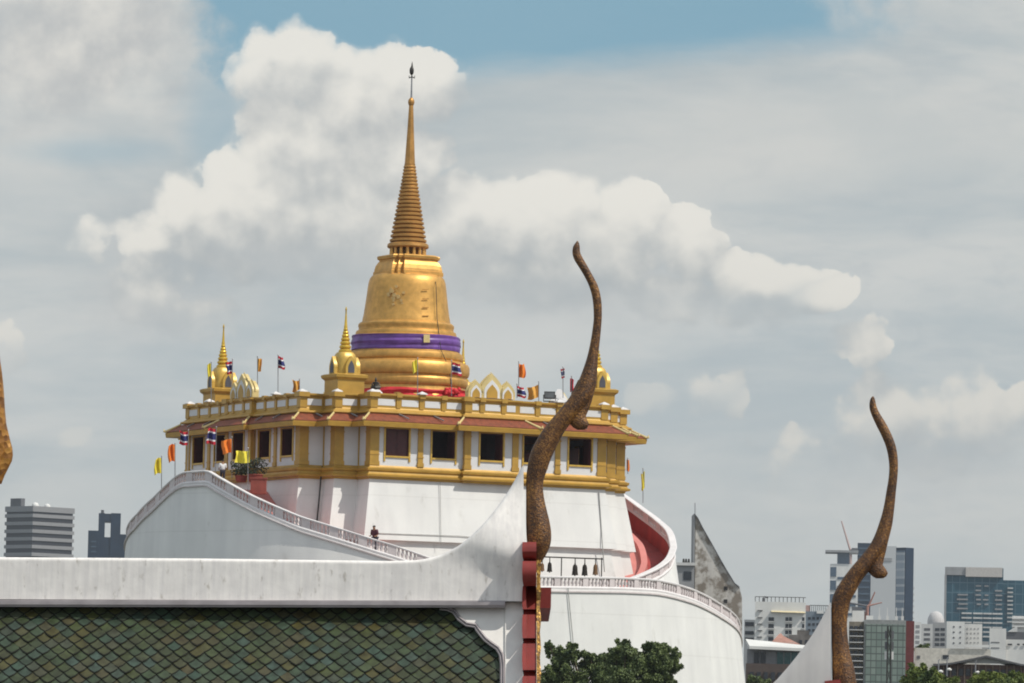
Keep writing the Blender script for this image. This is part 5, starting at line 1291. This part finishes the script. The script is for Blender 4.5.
# ---- helper node functions
class G:
    def __init__(s, nt): s.nt = nt; s.N = nt.nodes; s.L = nt.links
    def set(s, sock, v):
        if isinstance(v, bpy.types.NodeSocket): s.L.new(v, sock)
        else: sock.default_value = v
    def m(s, op, a, b=None, c=None, clamp=False):
        n = s.N.new('ShaderNodeMath'); n.operation = op; n.use_clamp = clamp; s.set(n.inputs[0], a)
        if b is not None: s.set(n.inputs[1], b)
        if c is not None: s.set(n.inputs[2], c)
        return n.outputs[0]
    def v(s, op, a, b=None, c=None):
        n = s.N.new('ShaderNodeVectorMath'); n.operation = op; s.set(n.inputs[0], a)
        if b is not None: s.set(n.inputs[1], b)
        if c is not None: s.set(n.inputs[2], c)
        return n.outputs['Value'] if op in ('DOT_PRODUCT', 'LENGTH') else n.outputs[0]
    def noise(s, vec, scale, detail=5, rough=.55, dist=0., col=False):
        n = s.N.new('ShaderNodeTexNoise'); s.set(n.inputs['Vector'], vec); n.inputs['Scale'].default_value = scale; n.inputs['Detail'].default_value = detail
        n.inputs['Roughness'].default_value = rough; n.inputs['Distortion'].default_value = dist; return n.outputs['Color' if col else 'Fac']
    def voro(s, vec, scale, smooth=.6, detail=0):
        n = s.N.new('ShaderNodeTexVoronoi'); n.feature = 'SMOOTH_F1'; s.set(n.inputs['Vector'], vec); n.inputs['Scale'].default_value = scale; n.inputs['Smoothness'].default_value = smooth
        try: n.inputs['Detail'].default_value = detail
        except Exception: pass
        return n.outputs['Distance']
    def ss(s, x, a, b):
        n = s.N.new('ShaderNodeMapRange'); n.interpolation_type = 'SMOOTHSTEP'; s.set(n.inputs[0], x); n.inputs[1].default_value = a; n.inputs[2].default_value = b; return n.outputs[0]
    def mix(s, f, a, b):
        n = s.N.new('ShaderNodeMix'); n.data_type = 'RGBA'; s.set(n.inputs[0], f)
        s.set(n.inputs[6], (*a, 1) if isinstance(a, tuple) else a); s.set(n.inputs[7], (*b, 1) if isinstance(b, tuple) else b); return n.outputs[2]
def group(name, ins, outs):
    g = bpy.data.node_groups.new(name, 'ShaderNodeTree')
    for n_, t_ in ins: g.interface.new_socket(n_, in_out='INPUT', socket_type=t_)
    for n_, t_ in outs: g.interface.new_socket(n_, in_out='OUTPUT', socket_type=t_)
    return g, g.nodes.new('NodeGroupInput'), g.nodes.new('NodeGroupOutput')
# cumulus body field: blobs in sky coordinates (units of 100), billows from noise
BLOBS = [  # cx, cy, rx, ry, weight
    (2.5, .58, .40, .42, 1.0), (2.85, .62, .42, .46, 1.0), (3.0, .75, .45, .50, 1.0), (4.15, .82, .58, .48, 1.0), (3.55, 1.05, .62, .62, 1.15), (2.95, 1.35, .55, .50, 1.25), (3.85, 1.55, .6, .55, 1.2), (3.3, 2.0, .75, .6, 1.3),
    (2.6, 1.98, .62, .50, 1.35), (1.90, 2.10, .50, .36, 1.1), (1.5, 2.35, .6, .35, .8), (2.5, 2.35, 1.3, .45, 1.0), (3.8, 2.3, .8, .5, 1.2), (.95, 2.4, .42, .38, .62), (1.5, 2.75, .7, .4, .6),
    (4.6, 2.15, .65, .48, 1.0), (5.1, 2.3, .6, .42, 1.25), (5.65, 2.15, .6, .46, 1.1), (6.32, 2.2, .42, .46, 1.1), (5.9, 2.55, .7, .4, 1.3), (5.3, 2.75, 1.3, .35, .9),
    (6.8, 2.35, .34, .36, 1.0), (7.02, 2.6, .34, .30, 1.15), (7.35, 2.78, .30, .26, 1.2), (7.7, 2.82, .30, .26, 1.0), (8.12, 2.92, .44, .30, .95), (7.7, 3.05, .7, .26, .8), (7.1, 3.0, 1.2, .30, .9),
    (8.55, 3.42, .50, .34, .62), (7.1, 3.90, .55, .34, .68), (6.55, 3.98, .5, .26, .5),
    (8.85, 4.12, .60, .46, 1.0), (9.75, 4.15, .8, .46, .95), (9.1, 4.5, 1.1, .34, .75), (7.9, 4.62, .6, .5, .45),
    (1.45, 2.98, .46, .34, .85), (1.95, 3.2, .6, .3, .75), (.05, 3.5, .36, .34, .6), (.65, 4.34, .36, .2, .35), (1.6, 2.6, .5, .2, .4),
]
g, gi, go = group('cumulus_field', [('P', 'NodeSocketVector')], [('B', 'NodeSocketFloat'), ('D', 'NodeSocketFloat')])
q = G(g); P0 = gi.outputs['P']
wn = q.noise(P0, .9, 3, .5, col=True); wv = q.v('SUBTRACT', wn, (.5, .5, .5)); Pw = q.v('MULTIPLY_ADD', wv, (.55, .38, 0), P0)
acc = None
for cx_, cy_, rx, ry, wt in BLOBS:
    d = q.v('SUBTRACT', Pw, (cx_, cy_, 0)); d = q.v('MULTIPLY', d, (1/rx, 1/ry, 0)); d = q.v('DOT_PRODUCT', d, d)
    b_ = q.m('SUBTRACT', wt, d)
    if acc is None: acc = b_
    else:
        n_ = g.nodes.new('ShaderNodeMath'); n_.operation = 'SMOOTH_MAX'; q.set(n_.inputs[0], acc); q.set(n_.inputs[1], b_); n_.inputs[2].default_value = .09; acc = n_.outputs[0]
acc = q.m('MAXIMUM', acc, -1.5)
v1 = q.voro(Pw, 1.9, .8); v2 = q.voro(q.v('MULTIPLY_ADD', wv, (.35, .35, 0), P0), 4.6, .6); v3 = q.voro(q.v('MULTIPLY_ADD', q.v('SUBTRACT', q.noise(P0, 5, 3, .5, col=True), (.5, .5, .5)), (.12, .12, 0), P0), 11., .5); n1 = q.noise(P0, 3.2, 9, .62)
bil = q.m('MULTIPLY', q.m('SUBTRACT', .42, v1), .75)
bil = q.m('MULTIPLY_ADD', q.m('SUBTRACT', .40, v2), .50, bil)
bil = q.m('MULTIPLY_ADD', q.m('SUBTRACT', .40, v3), .12, bil)
bil = q.m('MULTIPLY_ADD', q.m('SUBTRACT', n1, .5), .80, bil)
bil = q.m('MULTIPLY', bil, 1.3)
q.L.new(acc, go.inputs['B']); q.L.new(bil, go.inputs['D'])
# ---- main
q = G(nt); tc = N.new('ShaderNodeTexCoord'); dirv = tc.outputs['Generated']
sp_ = N.new('ShaderNodeSeparateXYZ'); L.new(dirv, sp_.inputs[0])
yy_ = q.m('MAXIMUM', q.m('ABSOLUTE', sp_.outputs[1]), .12)
U = q.m('DIVIDE', sp_.outputs[0], yy_); V = q.m('DIVIDE', sp_.outputs[2], yy_)
V = q.m('SUBTRACT', V, math.tan(0))
# sky plane coordinates rotated by the small tilt of the cloud decks
th0 = roll; k_ = F/100; vc = math.tan(pitch)
Vc = q.m('SUBTRACT', V, vc)
X_ = q.m('ADD', q.m('ADD', q.m('MULTIPLY', U, k_*math.cos(th0)), q.m('MULTIPLY', Vc, k_*math.sin(th0))), 5.12)
Y_ = q.m('SUBTRACT', 3.415, q.m('SUBTRACT', q.m('MULTIPLY', Vc, k_*math.cos(th0)), q.m('MULTIPLY', U, k_*math.sin(th0))))
cb = N.new('ShaderNodeCombineXYZ'); L.new(X_, cb.inputs[0]); L.new(Y_, cb.inputs[1]); P = cb.outputs[0]
def field(off):
    n_ = N.new('ShaderNodeGroup'); n_.node_tree = g; L.new(q.v('ADD', P, off), n_.inputs[0]); return n_.outputs
o0 = field((0, 0, 0)); o1 = field((-.10, -.17, 0)); o2 = field((-.15, -.42, 0)); o3 = field((.05, .40, 0))
f0 = q.m('ADD', o0['B'], o0['D'])
bot = q.ss(o3['B'], -.9, .35)
soft = q.ss(q.noise(P, .8, 3, .5), .38, .60)
aA = q.ss(f0, -.02, .13); aB = q.ss(f0, -.26, .50)
am = N.new('ShaderNodeMix'); am.data_type = 'FLOAT'; L.new(q.m('MULTIPLY', q.ss(o2['B'], .9, -.2), soft), am.inputs[0]); L.new(aB, am.inputs[2]); L.new(aA, am.inputs[3])
alpha = q.m('MULTIPLY', am.outputs[0], q.m('MULTIPLY_ADD', bot, .55, .45))
fine = q.noise(P, 1.3, 7, .58)
br = q.m('ADD', q.m('MULTIPLY', q.m('SUBTRACT', o0['B'], o2['B']), .62), q.m('MULTIPLY', q.m('SUBTRACT', o0['D'], o1['D']), .62))
br = q.m('ADD', br, q.m('MULTIPLY_ADD', bot, .38, .04))
br = q.m('MULTIPLY_ADD', q.m('SUBTRACT', fine, .5), .75, br)
br = q.ss(br, -.35, 1.25)
BRI = q.mix(q.ss(Y_, 1.5, 4.6), (.83, .805, .74), (.68, .66, .605))
DRK = q.mix(q.ss(Y_, 1.0, 3.2), (.46, .48, .485), (.42, .45, .46))
ccol = q.mix(br, DRK, BRI)
# soft high layer
Ps = q.v('MULTIPLY', P, (.35, 1.0, 1)); ls = q.noise(Ps, .9, 6, .55, .4); ls2 = q.noise(q.v('MULTIPLY', P, (.22, 1.3, 1)), 2.2, 6, .6)
ls3 = q.noise(q.v('MULTIPLY', P, (.6, 1.5, 1)), 2.6, 8, .6, .6)
base = q.mix(q.ss(ls, .36, .64), (.445, .50, .52), (.60, .615, .60))
base = q.mix(q.m('MULTIPLY', q.ss(ls2, .40, .70), .28), base, (.64, .64, .615))
base = q.mix(q.m('MULTIPLY', q.m('MULTIPLY', q.ss(ls3, .45, .75), q.ss(X_, 4.5, 7.5)), .35), base, (.42, .47, .50))
base = q.mix(q.m('MULTIPLY', q.ss(Y_, 3.4, 6.2), .6), base, (.475, .50, .495))
# top-left soft mass
def blob(cx_, cy_, rx, ry, a, b_, wob=.5):
    d = q.v('SUBTRACT', P, (cx_, cy_, 0)); d = q.v('MULTIPLY', d, (1/rx, 1/ry, 0)); d = q.v('LENGTH', d)
    nz = q.noise(P, 1.1, 6, .58); d = q.m('MULTIPLY_ADD', q.m('SUBTRACT', nz, .5), -wob*2, d)
    return q.ss(d, b_, a)
tl = blob(.7, .35, 1.75, 1.15, .25, 1.15, .6)
nn2 = q.noise(P, 1.6, 6, .55)
base = q.mix(q.m('MULTIPLY', tl, .9), base, q.mix(q.ss(nn2, .3, .7), (.50, .51, .51), (.74, .72, .67)))
# bright veil upper right
vr = blob(8.2, 1.35, 3.6, .75, .3, 1.1, .35)
base = q.mix(q.m('MULTIPLY', vr, .55), base, (.62, .625, .60))
# clear blue openings
nb = q.noise(q.v('MULTIPLY', P, (.3, 1.2, 1)), 1.4, 6, .6)
edge_ = q.m('MULTIPLY_ADD', q.m('SUBTRACT', nb, .5), .55, Y_)
line_ = q.m('SUBTRACT', edge_, q.m('MULTIPLY_ADD', q.m('SUBTRACT', X_, 4.5), -.085, .92))
blue1 = q.m('SUBTRACT', 1.0, q.ss(line_, -.42, .05))
xr = q.m('SUBTRACT', 1.0, q.ss(q.m('MULTIPLY_ADD', q.m('SUBTRACT', nn2, .5), 2.6, X_), 7.9, 9.3)); xl = q.ss(q.m('ADD', q.m('MULTIPLY', q.m('SUBTRACT', q.noise(P, 1.3, 7, .6), .5), 2.2), q.m('MULTIPLY_ADD', Y_, -.25, X_)), 1.55, 2.3)
blue1 = q.m('MULTIPLY', q.m('MULTIPLY', blue1, xr), xl)
blue2 = blob(2.15, 1.15, .38, .75, .2, 1.3, .5); blue3 = blob(.95, 1.5, .9, .2, .2, 1.2, .4)
blue = q.m('MAXIMUM', blue1, q.m('MAXIMUM', q.m('MULTIPLY', blue2, .45), q.m('MULTIPLY', blue3, .35)))
skc = q.v('MULTIPLY', sky.outputs[0], (.1*.58, .1*.64, .1*.66))
CLR = N.new('ShaderNodeMix'); CLR.data_type = 'RGBA'; CLR.inputs[0].default_value = .65; L.new(skc, CLR.inputs[6]); CLR.inputs[7].default_value = (.215, .44, .57, 1)
base = q.mix(q.m('MULTIPLY', blue, .92), base, CLR.outputs[2])
for bx_ in ((2.1, 2.45, 1.9, .75, .65), (5.6, 2.75, 2.3, .75, .6), (1.6, 3.1, 1.3, .5, .4), (9.3, 4.6, 1.6, .5, .4)):
    gb = blob(bx_[0], bx_[1], bx_[2], bx_[3], .15, 1.1, .45); base = q.mix(q.m('MULTIPLY', gb, bx_[4]), base, q.mix(q.ss(fine, .3, .7), (.40, .43, .445), (.56, .565, .555)))
fin = q.mix(q.m('MULTIPLY', alpha, .96), base, ccol)
# below the horizon: plain ground-lit haze
fin = q.mix(q.ss(sp_.outputs[2], -.02, -.10), fin, (.20, .20, .19))
# overhead: broken cloud, brighter than the low sky
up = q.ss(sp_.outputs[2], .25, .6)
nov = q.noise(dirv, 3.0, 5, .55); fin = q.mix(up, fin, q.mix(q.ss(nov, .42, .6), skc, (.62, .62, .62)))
sidev = q.m('MULTIPLY', q.m('SUBTRACT', 1.0, q.ss(sp_.outputs[1], .3, .8)), q.ss(sp_.outputs[2], -.02, .1))  # unseen sky beside and behind the camera, brightened to lift the shaded walls
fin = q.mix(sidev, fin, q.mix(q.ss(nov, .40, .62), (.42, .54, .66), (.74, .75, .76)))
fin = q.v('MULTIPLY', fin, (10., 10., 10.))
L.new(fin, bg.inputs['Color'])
try: w.cycles.sampling_method = 'MANUAL'; w.cycles.sample_map_resolution = 256
except Exception: pass
# sun
sd = bpy.data.lights.new('sun', 'SUN'); sd.energy = 3.55; sd.angle = R(.53); sd.color = (1, .95, .87)
so = bpy.data.objects.new('sun', sd); COL.objects.link(so); so.rotation_euler = SUNV.to_track_quat('Z', 'Y').to_euler()
# camera
cd = bpy.data.cameras.new('camera'); co = bpy.data.objects.new('camera', cd); COL.objects.link(co)
cd.sensor_width = 36; cd.lens = 36*F/1024; cd.clip_start = .5; cd.clip_end = 20000
mt_ = Matrix((cr, cu, -fwd)).transposed().to_4x4(); mt_.translation = CAM; co.matrix_world = mt_
sc.camera = co
sc.view_settings.view_transform = 'Standard'; sc.view_settings.look = 'None'; sc.view_settings.gamma = 1; sc.view_settings.exposure = 0
sc.render.engine = 'CYCLES'
cy = sc.cycles; cy.use_denoising = True; cy.volume_bounces = 1; cy.max_bounces = 6; cy.diffuse_bounces = 3; cy.glossy_bounces = 3; cy.transparent_max_bounces = 4
cy.filter_width = 1.9
sc.render.film_transparent = False
